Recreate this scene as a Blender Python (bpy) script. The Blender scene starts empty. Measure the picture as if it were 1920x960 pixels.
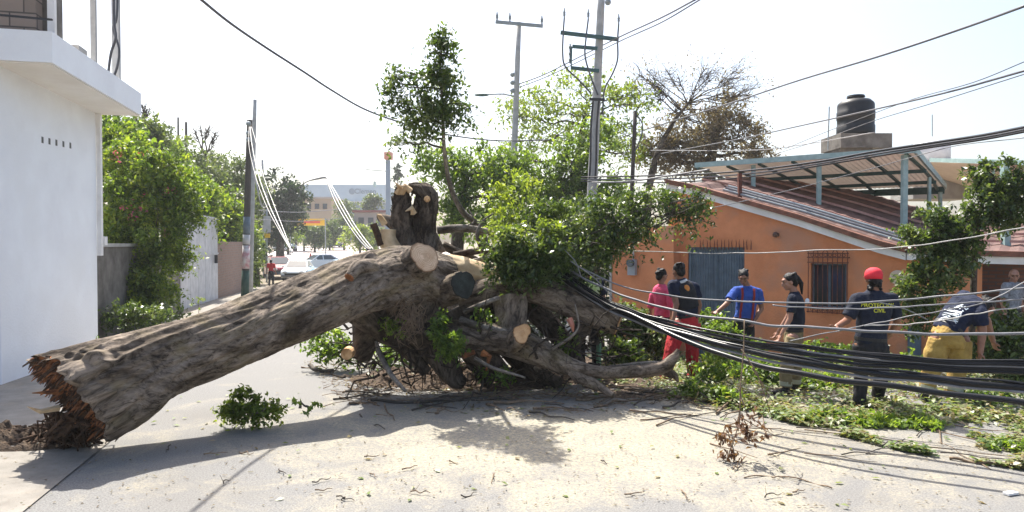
import bpy, math, random
import numpy as np
from mathutils import Vector, Matrix, noise
from mathutils.bvhtree import BVHTree
R = math.radians
random.seed(7)
SC = bpy.context.scene
COL = SC.collection

# ---------------------------------------------------------------- camera, sky, sun, exposure
F = 1300.0; PITCH = math.atan(25 / F); CH = 2.0
cam_d = bpy.data.cameras.new('camera'); cam = bpy.data.objects.new('camera', cam_d); COL.objects.link(cam)
cam_d.sensor_width = 36; cam_d.lens = F / 1920 * 36; cam_d.clip_start = .05; cam_d.clip_end = 6000
cam.location = (0, 0, CH); cam.rotation_euler = (math.pi / 2 - PITCH, 0, 0)
SC.camera = cam
SUN_EL, SUN_AZ = R(57), R(-24)            # azimuth from +Y towards +X
world = bpy.data.worlds.new('World'); SC.world = world; world.use_nodes = True
wn = world.node_tree; wn.nodes.clear()
wo = wn.nodes.new('ShaderNodeOutputWorld'); wb = wn.nodes.new('ShaderNodeBackground'); ws = wn.nodes.new('ShaderNodeTexSky')
ws.sky_type = 'NISHITA'; ws.sun_disc = False; ws.sun_elevation = SUN_EL; ws.sun_rotation = SUN_AZ
ws.air_density = 1.0; ws.dust_density = 4.0; ws.ozone_density = 1.0
wb.inputs['Strength'].default_value = .13
wn.links.new(ws.outputs[0], wb.inputs['Color']); wn.links.new(wb.outputs[0], wo.inputs['Surface'])
sd = bpy.data.lights.new('sun', 'SUN'); sun = bpy.data.objects.new('sun', sd); COL.objects.link(sun)
sd.energy = 5.0; sd.angle = R(.5); sd.color = (1, .955, .87)
sv = Vector((math.sin(SUN_AZ) * math.cos(SUN_EL), math.cos(SUN_AZ) * math.cos(SUN_EL), math.sin(SUN_EL)))
sun.rotation_euler = sv.to_track_quat('Z', 'Y').to_euler(); sun.location = sv * 60
SC.view_settings.view_transform = 'Standard'; SC.view_settings.look = 'None'; SC.view_settings.gamma = 1
SC.view_settings.exposure = 1.1
SC.render.engine = 'CYCLES'
SC.cycles.max_bounces = 6; SC.cycles.transparent_max_bounces = 8; SC.cycles.use_denoising = True

# ---------------------------------------------------------------- coordinates
def P(px, py, d):
    'point at distance d (along world Y) seen at that place of the photograph'
    rx, ry = (px - 960) / F, (480 - py) / F
    y = math.cos(PITCH) + ry * math.sin(PITCH); z = -math.sin(PITCH) + ry * math.cos(PITCH)
    return Vector((rx / y * d, d, CH + z / y * d))
def S(u, v, z=0.0): return Vector((.975 * u - .22 * v, .22 * u + .975 * v, z))
def sst(x): x = min(1, max(0, x)); return x * x * (3 - 2 * x)
def zg(x, y):
    u = .975 * x + .22 * y; v = -.22 * x + .975 * y
    z = float(np.interp(v, [11, 20, 32, 43, 55, 85, 157, 400, 3000], [0, -.25, -.45, -.7, -.7, 0, 1.0, 1.2, 1.2]))
    z -= .45 * sst((v - 8) / 5) * sst((u - 3) / 2.5) * sst((60 - v) / 20)
    return z
def G(px, py):
    'ground point seen at that place of the photograph'
    lo, hi = 2.0, 400.0
    for _ in range(50):
        m = (lo + hi) / 2; p = P(px, py, m)
        if p.z > zg(p.x, p.y): lo = m
        else: hi = m
    p = P(px, py, lo); p.z = zg(p.x, p.y); return p

# ---------------------------------------------------------------- materials
def mat(name, c1, c2=None, scale=4.0, rough=.8, bump=.0, bscale=None, metal=0, spec=.4, detail=6, thresh=(.35, .65), stretch=(1, 1, 1), c3=None, scale3=1.0, coat=0):
    m = bpy.data.materials.new(name); m.use_nodes = True; nt = m.node_tree; N = nt.nodes; L = nt.links
    b = N['Principled BSDF']; b.inputs['Roughness'].default_value = rough; b.inputs['Metallic'].default_value = metal
    b.inputs['Specular IOR Level'].default_value = spec; b.inputs['Coat Weight'].default_value = coat
    g = N.new('ShaderNodeNewGeometry'); mp = N.new('ShaderNodeMapping'); mp.inputs['Scale'].default_value = stretch
    L.new(g.outputs['Position'], mp.inputs['Vector'])
    c2 = c2 or tuple(v * .8 for v in c1)
    nz = N.new('ShaderNodeTexNoise'); nz.inputs['Scale'].default_value = scale; nz.inputs['Detail'].default_value = detail; nz.inputs['Roughness'].default_value = .6
    L.new(mp.outputs[0], nz.inputs['Vector'])
    rp = N.new('ShaderNodeValToRGB'); rp.color_ramp.elements[0].position = thresh[0]; rp.color_ramp.elements[1].position = thresh[1]
    rp.color_ramp.elements[0].color = (*c2, 1); rp.color_ramp.elements[1].color = (*c1, 1)
    L.new(nz.outputs['Fac'], rp.inputs[0]); out = rp.outputs[0]
    if c3:
        n3 = N.new('ShaderNodeTexNoise'); n3.inputs['Scale'].default_value = scale3; n3.inputs['Detail'].default_value = 5; L.new(mp.outputs[0], n3.inputs['Vector'])
        r3 = N.new('ShaderNodeValToRGB'); r3.color_ramp.elements[0].position = .5; r3.color_ramp.elements[1].position = .66
        L.new(n3.outputs['Fac'], r3.inputs[0]); mx = N.new('ShaderNodeMixRGB'); L.new(r3.outputs[0], mx.inputs[0]); L.new(out, mx.inputs[1]); mx.inputs[2].default_value = (*c3, 1); out = mx.outputs[0]
    L.new(out, b.inputs['Base Color'])
    if bump:
        nb = N.new('ShaderNodeTexNoise'); nb.inputs['Scale'].default_value = bscale or scale * 3; nb.inputs['Detail'].default_value = 8; L.new(mp.outputs[0], nb.inputs['Vector'])
        bp = N.new('ShaderNodeBump'); bp.inputs['Strength'].default_value = bump; bp.inputs['Distance'].default_value = .03
        L.new(nb.outputs['Fac'], bp.inputs['Height']); L.new(bp.outputs[0], b.inputs['Normal'])
    return m

def leafmat(name, cols, trans=.4, rough=.45):
    m = bpy.data.materials.new(name); m.use_nodes = True; nt = m.node_tree; N = nt.nodes; L = nt.links
    b = N['Principled BSDF']; b.inputs['Roughness'].default_value = rough; b.inputs['Specular IOR Level'].default_value = .5
    g = N.new('ShaderNodeNewGeometry'); rp = N.new('ShaderNodeValToRGB'); cr = rp.color_ramp
    while len(cr.elements) < len(cols): cr.elements.new(.5)
    for i, c in enumerate(cols): cr.elements[i].position = i / max(1, len(cols) - 1); cr.elements[i].color = (*c, 1)
    nz = N.new('ShaderNodeTexNoise'); nz.inputs['Scale'].default_value = 1.7; L.new(g.outputs['Position'], nz.inputs['Vector'])
    ad = N.new('ShaderNodeMath'); ad.operation = 'MULTIPLY_ADD'; L.new(g.outputs['Random Per Island'], ad.inputs[0]); ad.inputs[1].default_value = .6
    sb = N.new('ShaderNodeMath'); sb.operation = 'MULTIPLY_ADD'; L.new(nz.outputs['Fac'], sb.inputs[0]); sb.inputs[1].default_value = 1.2; sb.inputs[2].default_value = -.4
    L.new(sb.outputs[0], ad.inputs[2]); L.new(ad.outputs[0], rp.inputs[0]); L.new(rp.outputs[0], b.inputs['Base Color'])
    t = N.new('ShaderNodeBsdfTranslucent'); hs = N.new('ShaderNodeMixRGB'); hs.blend_type = 'MULTIPLY'; hs.inputs[0].default_value = 1
    hs.inputs[2].default_value = (1.9, 1.8, .7, 1); L.new(rp.outputs[0], hs.inputs[1]); L.new(hs.outputs[0], t.inputs[0])
    mx = N.new('ShaderNodeMixShader'); mx.inputs[0].default_value = trans
    L.new(b.outputs[0], mx.inputs[1]); L.new(t.outputs[0], mx.inputs[2]); L.new(mx.outputs[0], N['Material Output'].inputs['Surface'])
    return m

def brickmat(name, c1, c2, mortar, bw=.4, bh=.2, axis='X'):
    m = mat(name, c1, c2, 6, .9, .3); nt = m.node_tree; N = nt.nodes; L = nt.links
    tc = N.new('ShaderNodeTexCoord'); cb = N.new('ShaderNodeSeparateXYZ'); L.new(tc.outputs['Object'], cb.inputs[0])
    ad = N.new('ShaderNodeMath'); ad.operation = 'SUBTRACT' if axis == 'Y' else 'ADD'; L.new(cb.outputs['X'], ad.inputs[0]); L.new(cb.outputs['Y'], ad.inputs[1])
    co = N.new('ShaderNodeCombineXYZ'); L.new(ad.outputs[0], co.inputs[0]); L.new(cb.outputs['Z'], co.inputs[1])
    br = N.new('ShaderNodeTexBrick'); br.inputs['Scale'].default_value = 1; br.inputs['Brick Width'].default_value = bw; br.inputs['Row Height'].default_value = bh
    br.inputs['Mortar Size'].default_value = .012; br.inputs['Color1'].default_value = (*c1, 1); br.inputs['Color2'].default_value = (*c2, 1); br.inputs['Mortar'].default_value = (*mortar, 1)
    L.new(co.outputs[0], br.inputs['Vector']); L.new(br.outputs['Color'], N['Principled BSDF'].inputs['Base Color'])
    return m

def barkmat(name, light, dark, moss=None, scale=5, bump=.9):
    m = bpy.data.materials.new(name); m.use_nodes = True; nt = m.node_tree; N = nt.nodes; L = nt.links
    b = N['Principled BSDF']; b.inputs['Roughness'].default_value = .88; b.inputs['Specular IOR Level'].default_value = .25
    tc = N.new('ShaderNodeAttribute'); tc.attribute_name = 'bark_uv'; tc.attribute_type = 'GEOMETRY'
    mp = N.new('ShaderNodeMapping'); mp.inputs['Scale'].default_value = (2.2, 1.0, 1); L.new(tc.outputs['Vector'], mp.inputs['Vector'])
    nz = N.new('ShaderNodeTexNoise'); nz.inputs['Scale'].default_value = scale; nz.inputs['Detail'].default_value = 10; nz.inputs['Roughness'].default_value = .68; nz.inputs['Distortion'].default_value = .8
    L.new(mp.outputs[0], nz.inputs['Vector'])
    g = N.new('ShaderNodeNewGeometry'); n2 = N.new('ShaderNodeTexNoise'); n2.inputs['Scale'].default_value = 3; n2.inputs['Detail'].default_value = 7; L.new(g.outputs['Position'], n2.inputs['Vector'])
    rp = N.new('ShaderNodeValToRGB'); cr = rp.color_ramp; cr.elements[0].position = .33; cr.elements[0].color = (*dark, 1); cr.elements[1].position = .68; cr.elements[1].color = (*light, 1)
    e = cr.elements.new(.47); e.color = (*[(a * .55 + c * .45) for a, c in zip(light, dark)], 1)
    L.new(nz.outputs['Fac'], rp.inputs[0]); mx = N.new('ShaderNodeMixRGB'); mx.blend_type = 'MIX'
    n4 = N.new('ShaderNodeTexNoise'); n4.inputs['Scale'].default_value = 1.6; n4.inputs['Detail'].default_value = 8; n4.inputs['Roughness'].default_value = .65; n4.inputs['Distortion'].default_value = .5; L.new(mp.outputs[0], n4.inputs['Vector'])
    r4 = N.new('ShaderNodeValToRGB'); r4.color_ramp.elements[0].position = .36; r4.color_ramp.elements[0].color = (.17, .14, .11, 1); r4.color_ramp.elements[1].position = .54; L.new(n4.outputs['Fac'], r4.inputs[0])
    ml = N.new('ShaderNodeMixRGB'); ml.blend_type = 'MULTIPLY'; ml.inputs[0].default_value = .9
    r2 = N.new('ShaderNodeValToRGB'); r2.color_ramp.elements[0].position = .52; r2.color_ramp.elements[1].position = .72
    r2.color_ramp.elements[1].color = (.75, .75, .75, 1)
    L.new(n2.outputs['Fac'], r2.inputs[0]); L.new(r2.outputs[0], mx.inputs[0]); L.new(rp.outputs[0], mx.inputs[1]); mx.inputs[2].default_value = (*(moss or tuple(v * 1.3 for v in light)), 1)
    mp5 = N.new('ShaderNodeMapping'); mp5.inputs['Scale'].default_value = (2.6, 1.0, 1); L.new(tc.outputs['Vector'], mp5.inputs['Vector'])
    n5 = N.new('ShaderNodeTexNoise'); n5.inputs['Scale'].default_value = scale * 1.5; n5.inputs['Detail'].default_value = 6; n5.inputs['Roughness'].default_value = .7; n5.inputs['Distortion'].default_value = 1.5; L.new(mp5.outputs[0], n5.inputs['Vector'])
    r5 = N.new('ShaderNodeValToRGB'); r5.color_ramp.elements[0].position = .36; r5.color_ramp.elements[0].color = (.16, .13, .11, 1); r5.color_ramp.elements[1].position = .5; L.new(n5.outputs['Fac'], r5.inputs[0])
    m5 = N.new('ShaderNodeMixRGB'); m5.blend_type = 'MULTIPLY'; m5.inputs[0].default_value = .75; L.new(mx.outputs[0], m5.inputs[1]); L.new(r5.outputs[0], m5.inputs[2]); mx = m5
    L.new(mx.outputs[0], ml.inputs[1]); L.new(r4.outputs[0], ml.inputs[2]); L.new(ml.outputs[0], b.inputs['Base Color'])
    bp = N.new('ShaderNodeBump'); bp.inputs['Strength'].default_value = bump; bp.inputs['Distance'].default_value = .035
    ah = N.new('ShaderNodeMath'); ah.operation = 'ADD'; L.new(nz.outputs['Fac'], ah.inputs[0]); L.new(r5.outputs[0], ah.inputs[1]); L.new(nz.outputs['Fac'], bp.inputs['Height']); L.new(bp.outputs[0], b.inputs['Normal'])
    return m

def groundmat(name, kind):
    m = bpy.data.materials.new(name); m.use_nodes = True; nt = m.node_tree; N = nt.nodes; L = nt.links
    b = N['Principled BSDF']; b.inputs['Roughness'].default_value = .9; b.inputs['Specular IOR Level'].default_value = .25
    g = N.new('ShaderNodeNewGeometry')
    def nz(s, d=6, r=.6, dist=0):
        n = N.new('ShaderNodeTexNoise'); n.inputs['Scale'].default_value = s; n.inputs['Detail'].default_value = d; n.inputs['Roughness'].default_value = r; n.inputs['Distortion'].default_value = dist
        L.new(g.outputs['Position'], n.inputs['Vector']); return n.outputs['Fac']
    def ramp(fac, a, c, ca=(0, 0, 0), cc=(1, 1, 1)):
        r = N.new('ShaderNodeValToRGB'); r.color_ramp.elements[0].position = a; r.color_ramp.elements[1].position = c
        r.color_ramp.elements[0].color = (*ca, 1); r.color_ramp.elements[1].color = (*cc, 1); L.new(fac, r.inputs[0]); return r.outputs[0]
    def mix(f, a, c, t='MIX'):
        x = N.new('ShaderNodeMixRGB'); x.blend_type = t
        for i, v in ((0, f), (1, a), (2, c)):
            if isinstance(v, (int, float)): x.inputs[i].default_value = v
            elif isinstance(v, tuple): x.inputs[i].default_value = (*v, 1)
            else: L.new(v, x.inputs[i])
        return x.outputs[0]
    if kind == 'road':
        base = ramp(nz(70, 4), .32, .68, (.105, .104, .102), (.26, .255, .245))
        base = mix(ramp(nz(.8, 5), .35, .7), base, mix(.5, base, (.17, .166, .16)))
        cr = ramp(nz(2.3, 9, .62, 1.2), .492, .506, (0, 0, 0), (1, 1, 1)); 
        # sawdust blown out round the place where the limbs were cut
        sx = N.new('ShaderNodeSeparateXYZ'); L.new(g.outputs['Position'], sx.inputs[0])
        vm = N.new('ShaderNodeVectorMath'); vm.operation = 'SUBTRACT'; L.new(g.outputs['Position'], vm.inputs[0]); vm.inputs[1].default_value = (.9, 7.0, 0)
        vs = N.new('ShaderNodeVectorMath'); vs.operation = 'MULTIPLY'; L.new(vm.outputs[0], vs.inputs[0]); vs.inputs[1].default_value = (.27, .5, 0)
        ln = N.new('ShaderNodeVectorMath'); ln.operation = 'LENGTH'; L.new(vs.outputs[0], ln.inputs[0])
        fall = N.new('ShaderNodeMapRange'); L.new(ln.outputs['Value'], fall.inputs[0]); fall.inputs[1].default_value = .25; fall.inputs[2].default_value = 1.5; fall.inputs[3].default_value = 1; fall.inputs[4].default_value = 0
        n1 = nz(1.5, 8, .68, .8)
        mu = N.new('ShaderNodeMath'); mu.operation = 'MULTIPLY_ADD'; L.new(fall.outputs[0], mu.inputs[0]); mu.inputs[1].default_value = .36; L.new(n1, mu.inputs[2])
        sd_ = ramp(mu.outputs[0], .56, .90)
        n3 = ramp(nz(28, 6, .7), .36, .6); sdm = mix(1.0, sd_, n3, 'MULTIPLY')
        saw = ramp(nz(45, 4), .3, .7, (.31, .27, .18), (.52, .46, .33))
        col = mix(sdm, base, saw)
        spk = ramp(nz(80, 3, .7), .58, .70); col = mix(mix(1.0, spk, (.7, .7, .7), 'MULTIPLY'), col, (.09, .065, .04))
        col = mix(mix(1.0, ramp(nz(.45, 4, .5), .55, .72), (.5, .5, .5), 'MULTIPLY'), col, (.15, .14, .125))
    elif kind == 'walk':
        col = ramp(nz(3, 8, .65), .3, .7, (.18, .165, .145), (.29, .27, .24))
        col = mix(ramp(nz(.7, 5), .5, .7), col, (.30, .25, .19))
        col = mix(ramp(nz(60, 3), .62, .72), col, (.16, .12, .08))
    else:
        col = ramp(nz(1.2, 8), .35, .65, (.14, .11, .07), (.27, .23, .17))
    L.new(col, b.inputs['Base Color'])
    bp = N.new('ShaderNodeBump'); bp.inputs['Strength'].default_value = .5; bp.inputs['Distance'].default_value = .012
    L.new(nz(50, 6, .7), bp.inputs['Height']); L.new(bp.outputs[0], b.inputs['Normal'])
    return m

M = {}
M['road'] = groundmat('asphalt with sawdust', 'road'); M['walk'] = groundmat('worn concrete', 'walk'); M['dirt'] = groundmat('dry earth', 'dirt')
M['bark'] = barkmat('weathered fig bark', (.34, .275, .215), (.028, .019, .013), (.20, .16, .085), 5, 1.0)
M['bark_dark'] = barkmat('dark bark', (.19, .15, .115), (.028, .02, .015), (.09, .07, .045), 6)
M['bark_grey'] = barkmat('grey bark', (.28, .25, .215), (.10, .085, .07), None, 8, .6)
M['stripped'] = mat('stripped pale wood', (.62, .48, .30), (.38, .25, .13), 5, .75, .3, stretch=(1, 1, 1))
M['cut'] = mat('fresh saw cut', (.70, .52, .36), (.56, .38, .24), 9, .85, .25, 60)
M['cut_orange'] = mat('orange saw cut', (.68, .45, .25), (.50, .28, .12), 9, .85, .25, 60)
M['cut_shaded'] = mat('shaded saw cut', (.04, .05, .045), (.015, .018, .015), 9, .85, .3, 40)  # saw cut turned from the sun, its shade put into the colour
M['splinter'] = mat('splintered heartwood', (.34, .13, .045), (.07, .028, .015), 10, .9, .6, 50)
M['rot'] = mat('rotten wood', (.10, .055, .03), (.03, .018, .012), 14, .95, .8, 60)
M['soil'] = mat('dark soil', (.12, .08, .05), (.05, .035, .025), 20, .95, .9, 60)
M['twig'] = mat('dry twig', (.24, .17, .11), (.11, .075, .05), 20, .9)
M['leaf_fresh'] = leafmat('fresh green leaf', [(.035, .07, .016), (.075, .13, .025), (.14, .22, .04), (.26, .34, .08)], .48)
M['leaf_dark'] = leafmat('dark green leaf', [(.02, .042, .014), (.045, .08, .022), (.09, .135, .038), (.22, .27, .12)], .4, .35)
M['leaf_yellow'] = leafmat('yellow green leaf', [(.07, .11, .02), (.14, .20, .035), (.24, .29, .06)], .5)
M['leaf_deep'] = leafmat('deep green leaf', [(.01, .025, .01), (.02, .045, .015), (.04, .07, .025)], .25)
M['leaf_bougain'] = leafmat('sunny vine leaf', [(.03, .06, .012), (.06, .11, .02), (.15, .22, .03), (.27, .31, .05)], .5)
M['leaf_hazy'] = leafmat('hazy green leaf', [(.05, .085, .03), (.09, .13, .05), (.16, .2, .08)], .4)  # paler, greyer green with distance haze put into the leaf colour
M['leaf_brown'] = leafmat('dead brown leaf', [(.08, .062, .05), (.14, .11, .085), (.2, .165, .125), (.10, .11, .06)], .3, .8)
M['leaf_rust'] = leafmat('dry rust leaf', [(.09, .045, .03), (.17, .095, .06)], .3, .8)
M['flower'] = leafmat('magenta bract', [(.45, .05, .2), (.6, .12, .3)], .4)
M['litter'] = leafmat('fallen leaf litter', [(.04, .075, .018), (.10, .16, .04), (.20, .25, .09), (.20, .15, .09), (.45, .46, .3)], .3)
M['white_wall'] = mat('white painted render', (.84, .87, .90), (.78, .80, .83), 1.3, .85, .2, 25, c3=(.79, .81, .83), scale3=.8)
M['soffit'] = mat('soffit render', (.78, .76, .72), (.70, .67, .62), 1.5, .85, .1)
M['block'] = brickmat('grey concrete block', (.22, .175, .145), (.28, .225, .19), (.10, .085, .075), .42, .2)
M['window_dark'] = mat('dark window pane', (.03, .035, .045), (.02, .022, .03), 2, .15, spec=.6)
M['concrete'] = mat('grey concrete', (.42, .41, .39), (.33, .32, .30), 3, .9, .3)
M['concrete_dark'] = mat('stained concrete', (.20, .185, .165), (.10, .09, .08), 2.5, .9, .4)
M['black_plastic'] = mat('black cable sheath', (.012, .0125, .014), (.008, .0085, .010), 8, .3, spec=.28)
M['grey_cable'] = mat('grey cable sheath', (.20, .20, .21), (.13, .13, .14), 8, .4, spec=.5)
M['pale_cable'] = mat('pale bare cable', (.48, .46, .44), (.3, .29, .27), 8, .5, spec=.6)
M['thin_cable'] = mat('thin dark cable', (.07, .075, .085), (.05, .05, .06), 8, .45, spec=.6)
M['orange'] = mat('orange wall paint', (.66, .26, .12), (.55, .205, .09), 2.2, .88, .3, 30, c3=(.50, .235, .14), scale3=1.3)
M['white_trim'] = mat('white trim', (.80, .79, .78), (.68, .66, .64), 3, .7)
M['roof'] = mat('rust red roof', (.15, .08, .066), (.08, .045, .04), 4, .8, .4)
M['roof_strip'] = mat('pink roof ridge', (.50, .29, .24), (.38, .2, .16), 5, .8)
M['roof_brown'] = mat('brown roof tile edge', (.24, .10, .065), (.13, .06, .04), 6, .85, .4)
M['teal'] = mat('teal painted steel', (.36, .50, .48), (.26, .38, .37), 6, .5)
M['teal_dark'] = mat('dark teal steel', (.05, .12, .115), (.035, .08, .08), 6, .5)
M['tan_sheet'] = mat('tan roof sheet', (.74, .62, .52), (.66, .54, .45), 3, .7)
nt_ = M['tan_sheet'].node_tree; tr_ = nt_.nodes.new('ShaderNodeBsdfTranslucent'); tr_.inputs[0].default_value = (.6, .5, .42, 1); mx_ = nt_.nodes.new('ShaderNodeMixShader'); mx_.inputs[0].default_value = .08
nt_.links.new(nt_.nodes['Principled BSDF'].outputs[0], mx_.inputs[1]); nt_.links.new(tr_.outputs[0], mx_.inputs[2]); nt_.links.new(mx_.outputs[0], nt_.nodes['Material Output'].inputs['Surface'])
M['rust'] = mat('rusty iron', (.17, .055, .035), (.09, .035, .025), 20, .8, .3)
M['iron'] = mat('black iron', (.03, .03, .035), (.02, .02, .02), 20, .5)
M['gate_blue'] = mat('blue grey gate paint', (.13, .18, .23), (.085, .12, .16), 5, .55, .1)
M['gate_white'] = mat('white gate paint', (.56, .56, .58), (.42, .42, .44), 3, .6)
M['tank'] = mat('black tank plastic', (.012, .013, .016), (.008, .009, .011), 4, .5, spec=.35)
M['tank_white'] = mat('pale tank plastic', (.72, .74, .78), (.62, .64, .68), 4, .5)
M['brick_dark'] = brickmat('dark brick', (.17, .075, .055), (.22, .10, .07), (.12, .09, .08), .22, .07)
M['brick_pink'] = brickmat('pink brick wall', (.22, .14, .11), (.27, .17, .13), (.22, .19, .17), .3, .12, 'Y')
M['wood_pole'] = mat('dark timber pole', (.085, .07, .06), (.05, .045, .04), 8, .9, .4, stretch=(4, 4, .3))
M['pole'] = mat('concrete pole', (.44, .44, .43), (.33, .33, .32), 4, .85, .2)
M['steel'] = mat('galvanised steel', (.30, .33, .34), (.22, .25, .26), 8, .5, metal=.2)
M['ceramic'] = mat('brown ceramic', (.10, .05, .035), (.06, .03, .02), 8, .3)
M['meter'] = mat('grey meter housing', (.32, .35, .38), (.26, .28, .31), 8, .4)
M['plaque'] = mat('cream ceramic plaque', (.62, .52, .42), (.55, .45, .35), 12, .5)
M['plaque_ink'] = mat('grey plaque lettering', (.25, .2, .16), None, 8, .6)
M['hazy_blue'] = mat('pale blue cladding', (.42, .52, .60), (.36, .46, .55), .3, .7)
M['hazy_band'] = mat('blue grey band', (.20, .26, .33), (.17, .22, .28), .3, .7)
M['tan_bldg'] = mat('tan render', (.40, .32, .22), (.36, .27, .2), .3, .8)
M['pinkish'] = mat('pinkish render', (.40, .36, .34), (.33, .30, .29), .3, .8)
M['tile_red'] = mat('red tile', (.25, .08, .06), (.18, .06, .05), 2, .8)
M['yellow'] = mat('yellow banner', (.80, .50, .04), (.74, .45, .04), 1, .6)
M['red_text'] = mat('red lettering', (.75, .14, .09), None, 1, .6)
M['sign_orange'] = mat('hazed orange sign', (.50, .24, .18), (.5, .17, .1), 1, .6)  # orange greyed so the colour itself carries the distance haze
M['skin'] = mat('brown skin', (.27, .13, .08), (.22, .10, .06), 12, .5, spec=.4)
M['skin_light'] = mat('light brown skin', (.36, .19, .13), (.31, .16, .11), 12, .5, spec=.4)
M['hair'] = mat('black hair', (.008, .006, .006), (.004, .003, .003), 60, .5, .4, 90, spec=.25)
M['navy'] = mat('navy cotton', (.009, .014, .032), (.006, .009, .022), 12, .9, .4, 30)
M['navy_blue'] = mat('dark blue cotton', (.007, .014, .045), (.005, .009, .026), 12, .9, .4, 30)
M['royal'] = mat('royal blue cotton', (.03, .085, .36), (.02, .06, .28), 12, .9, .4, 30)
M['black_cloth'] = mat('black cloth', (.02, .02, .024), (.012, .012, .015), 12, .9, .4, 30)
M['pink'] = mat('pink cotton', (.78, .09, .20), (.66, .07, .16), 12, .85, .4, 30)
M['red_cloth'] = mat('red work cloth', (.50, .022, .03), (.36, .015, .02), 12, .85, .4, 30)
M['red_cap'] = mat('bright red cap cloth', (.72, .03, .05), (.6, .02, .04), 12, .8)
M['red_strap'] = mat('dark red strap', (.28, .025, .02), None, 12, .8)
M['khaki'] = mat('khaki work cloth', (.24, .19, .10), (.16, .125, .065), 12, .9, .4, 30)
M['yellow_cloth'] = mat('yellow turnout cloth', (.42, .28, .075), (.30, .19, .05), 10, .9, .4, 30)
M['reflect'] = mat('reflective tape', (.42, .42, .30), None, 12, .5)
M['hivis'] = mat('lime safety cloth', (.42, .62, .14), (.6, .65, .5), 9, .8)
M['grey_cloth'] = mat('grey cloth', (.30, .32, .36), (.12, .13, .16), 20, .9)
M['white_cloth'] = mat('white cloth', (.7, .7, .7), None, 20, .9)
M['yellow_ink'] = mat('yellow print', (.68, .66, .05), None, 20, .7)
M['white_ink'] = mat('white print', (.7, .78, .85), None, 20, .7)
M['orange_patch'] = mat('orange patch', (.75, .28, .06), None, 20, .7)
M['boot'] = mat('black boot leather', (.018, .017, .016), None, 20, .5)
M['eye'] = mat('dark eye', (.01, .008, .008), None, 20, .2)
M['lip'] = mat('lip', (.26, .10, .08), None, 20, .5)
M['car_white'] = mat('white car paint', (.74, .80, .84), (.7, .77, .82), 2, .25, coat=.6)
M['car_blue'] = mat('pale blue car paint', (.38, .62, .74), (.35, .58, .7), 2, .25, coat=.6)
M['car_red'] = mat('dark red car paint', (.30, .03, .04), (.26, .03, .04), 2, .25, coat=.6)
M['car_dark'] = mat('dark blue car paint', (.05, .08, .12), (.04, .06, .1), 2, .25, coat=.6)
M['glass'] = mat('car glass', (.06, .08, .09), (.05, .06, .07), 2, .08, spec=.8)
M['tyre'] = mat('tyre rubber', (.02, .02, .02), None, 2, .9)
M['rim'] = mat('wheel rim', (.4, .4, .42), None, 2, .4, metal=.5)
M['lamp'] = mat('lamp lens', (.7, .7, .68), None, 2, .1)
M['lamp_orange'] = mat('orange indicator lens', (.8, .25, .1), None, 2, .2)
M['green_paint'] = mat('green painted post', (.13, .27, .16), (.1, .2, .13), 8, .7)
M['deep_green_paint'] = mat('dark green pole paint', (.03, .08, .06), (.02, .06, .045), 8, .7)
M['poster'] = mat('faded pink poster', (.45, .22, .25), (.6, .6, .6), 5, .8)
M['red_plastic'] = mat('red plastic', (.6, .07, .04), None, 5, .5)

def rings(m):
    nt = m.node_tree; N = nt.nodes; L = nt.links; b = N['Principled BSDF']; old = b.inputs['Base Color'].links[0].from_socket
    at = N.new('ShaderNodeAttribute'); at.attribute_name = 'ring'; g = N.new('ShaderNodeNewGeometry'); nz = N.new('ShaderNodeTexNoise'); nz.inputs['Scale'].default_value = 9; L.new(g.outputs['Position'], nz.inputs['Vector'])
    ad = N.new('ShaderNodeMath'); ad.operation = 'MULTIPLY_ADD'; L.new(nz.outputs['Fac'], ad.inputs[0]); ad.inputs[1].default_value = .25; L.new(at.outputs['Fac'], ad.inputs[2])
    mu = N.new('ShaderNodeMath'); mu.operation = 'MULTIPLY'; L.new(ad.outputs[0], mu.inputs[0]); mu.inputs[1].default_value = 55; sn = N.new('ShaderNodeMath'); sn.operation = 'SINE'; L.new(mu.outputs[0], sn.inputs[0])
    r = N.new('ShaderNodeValToRGB'); r.color_ramp.elements[0].color = (.62, .55, .48, 1); r.color_ramp.elements[1].position = .6; L.new(sn.outputs[0], r.inputs[0])
    r2 = N.new('ShaderNodeValToRGB'); r2.color_ramp.elements[0].position = .86; r2.color_ramp.elements[0].color = (1, 1, 1, 1); r2.color_ramp.elements[1].position = .99; r2.color_ramp.elements[1].color = (.3, .22, .16, 1); e_ = r2.color_ramp.elements.new(.12); e_.color = (1, 1, 1, 1); r2.color_ramp.elements[0].position = .0; L.new(at.outputs['Fac'], r2.inputs[0])
    m1 = N.new('ShaderNodeMixRGB'); m1.blend_type = 'MULTIPLY'; m1.inputs[0].default_value = .55; L.new(old, m1.inputs[1]); L.new(r.outputs[0], m1.inputs[2])
    m2 = N.new('ShaderNodeMixRGB'); m2.blend_type = 'MULTIPLY'; m2.inputs[0].default_value = 1; L.new(m1.outputs[0], m2.inputs[1]); L.new(r2.outputs[0], m2.inputs[2]); L.new(m2.outputs[0], b.inputs['Base Color'])
for q_ in ('cut', 'cut_orange', 'cut_shaded'): rings(M[q_])

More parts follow.
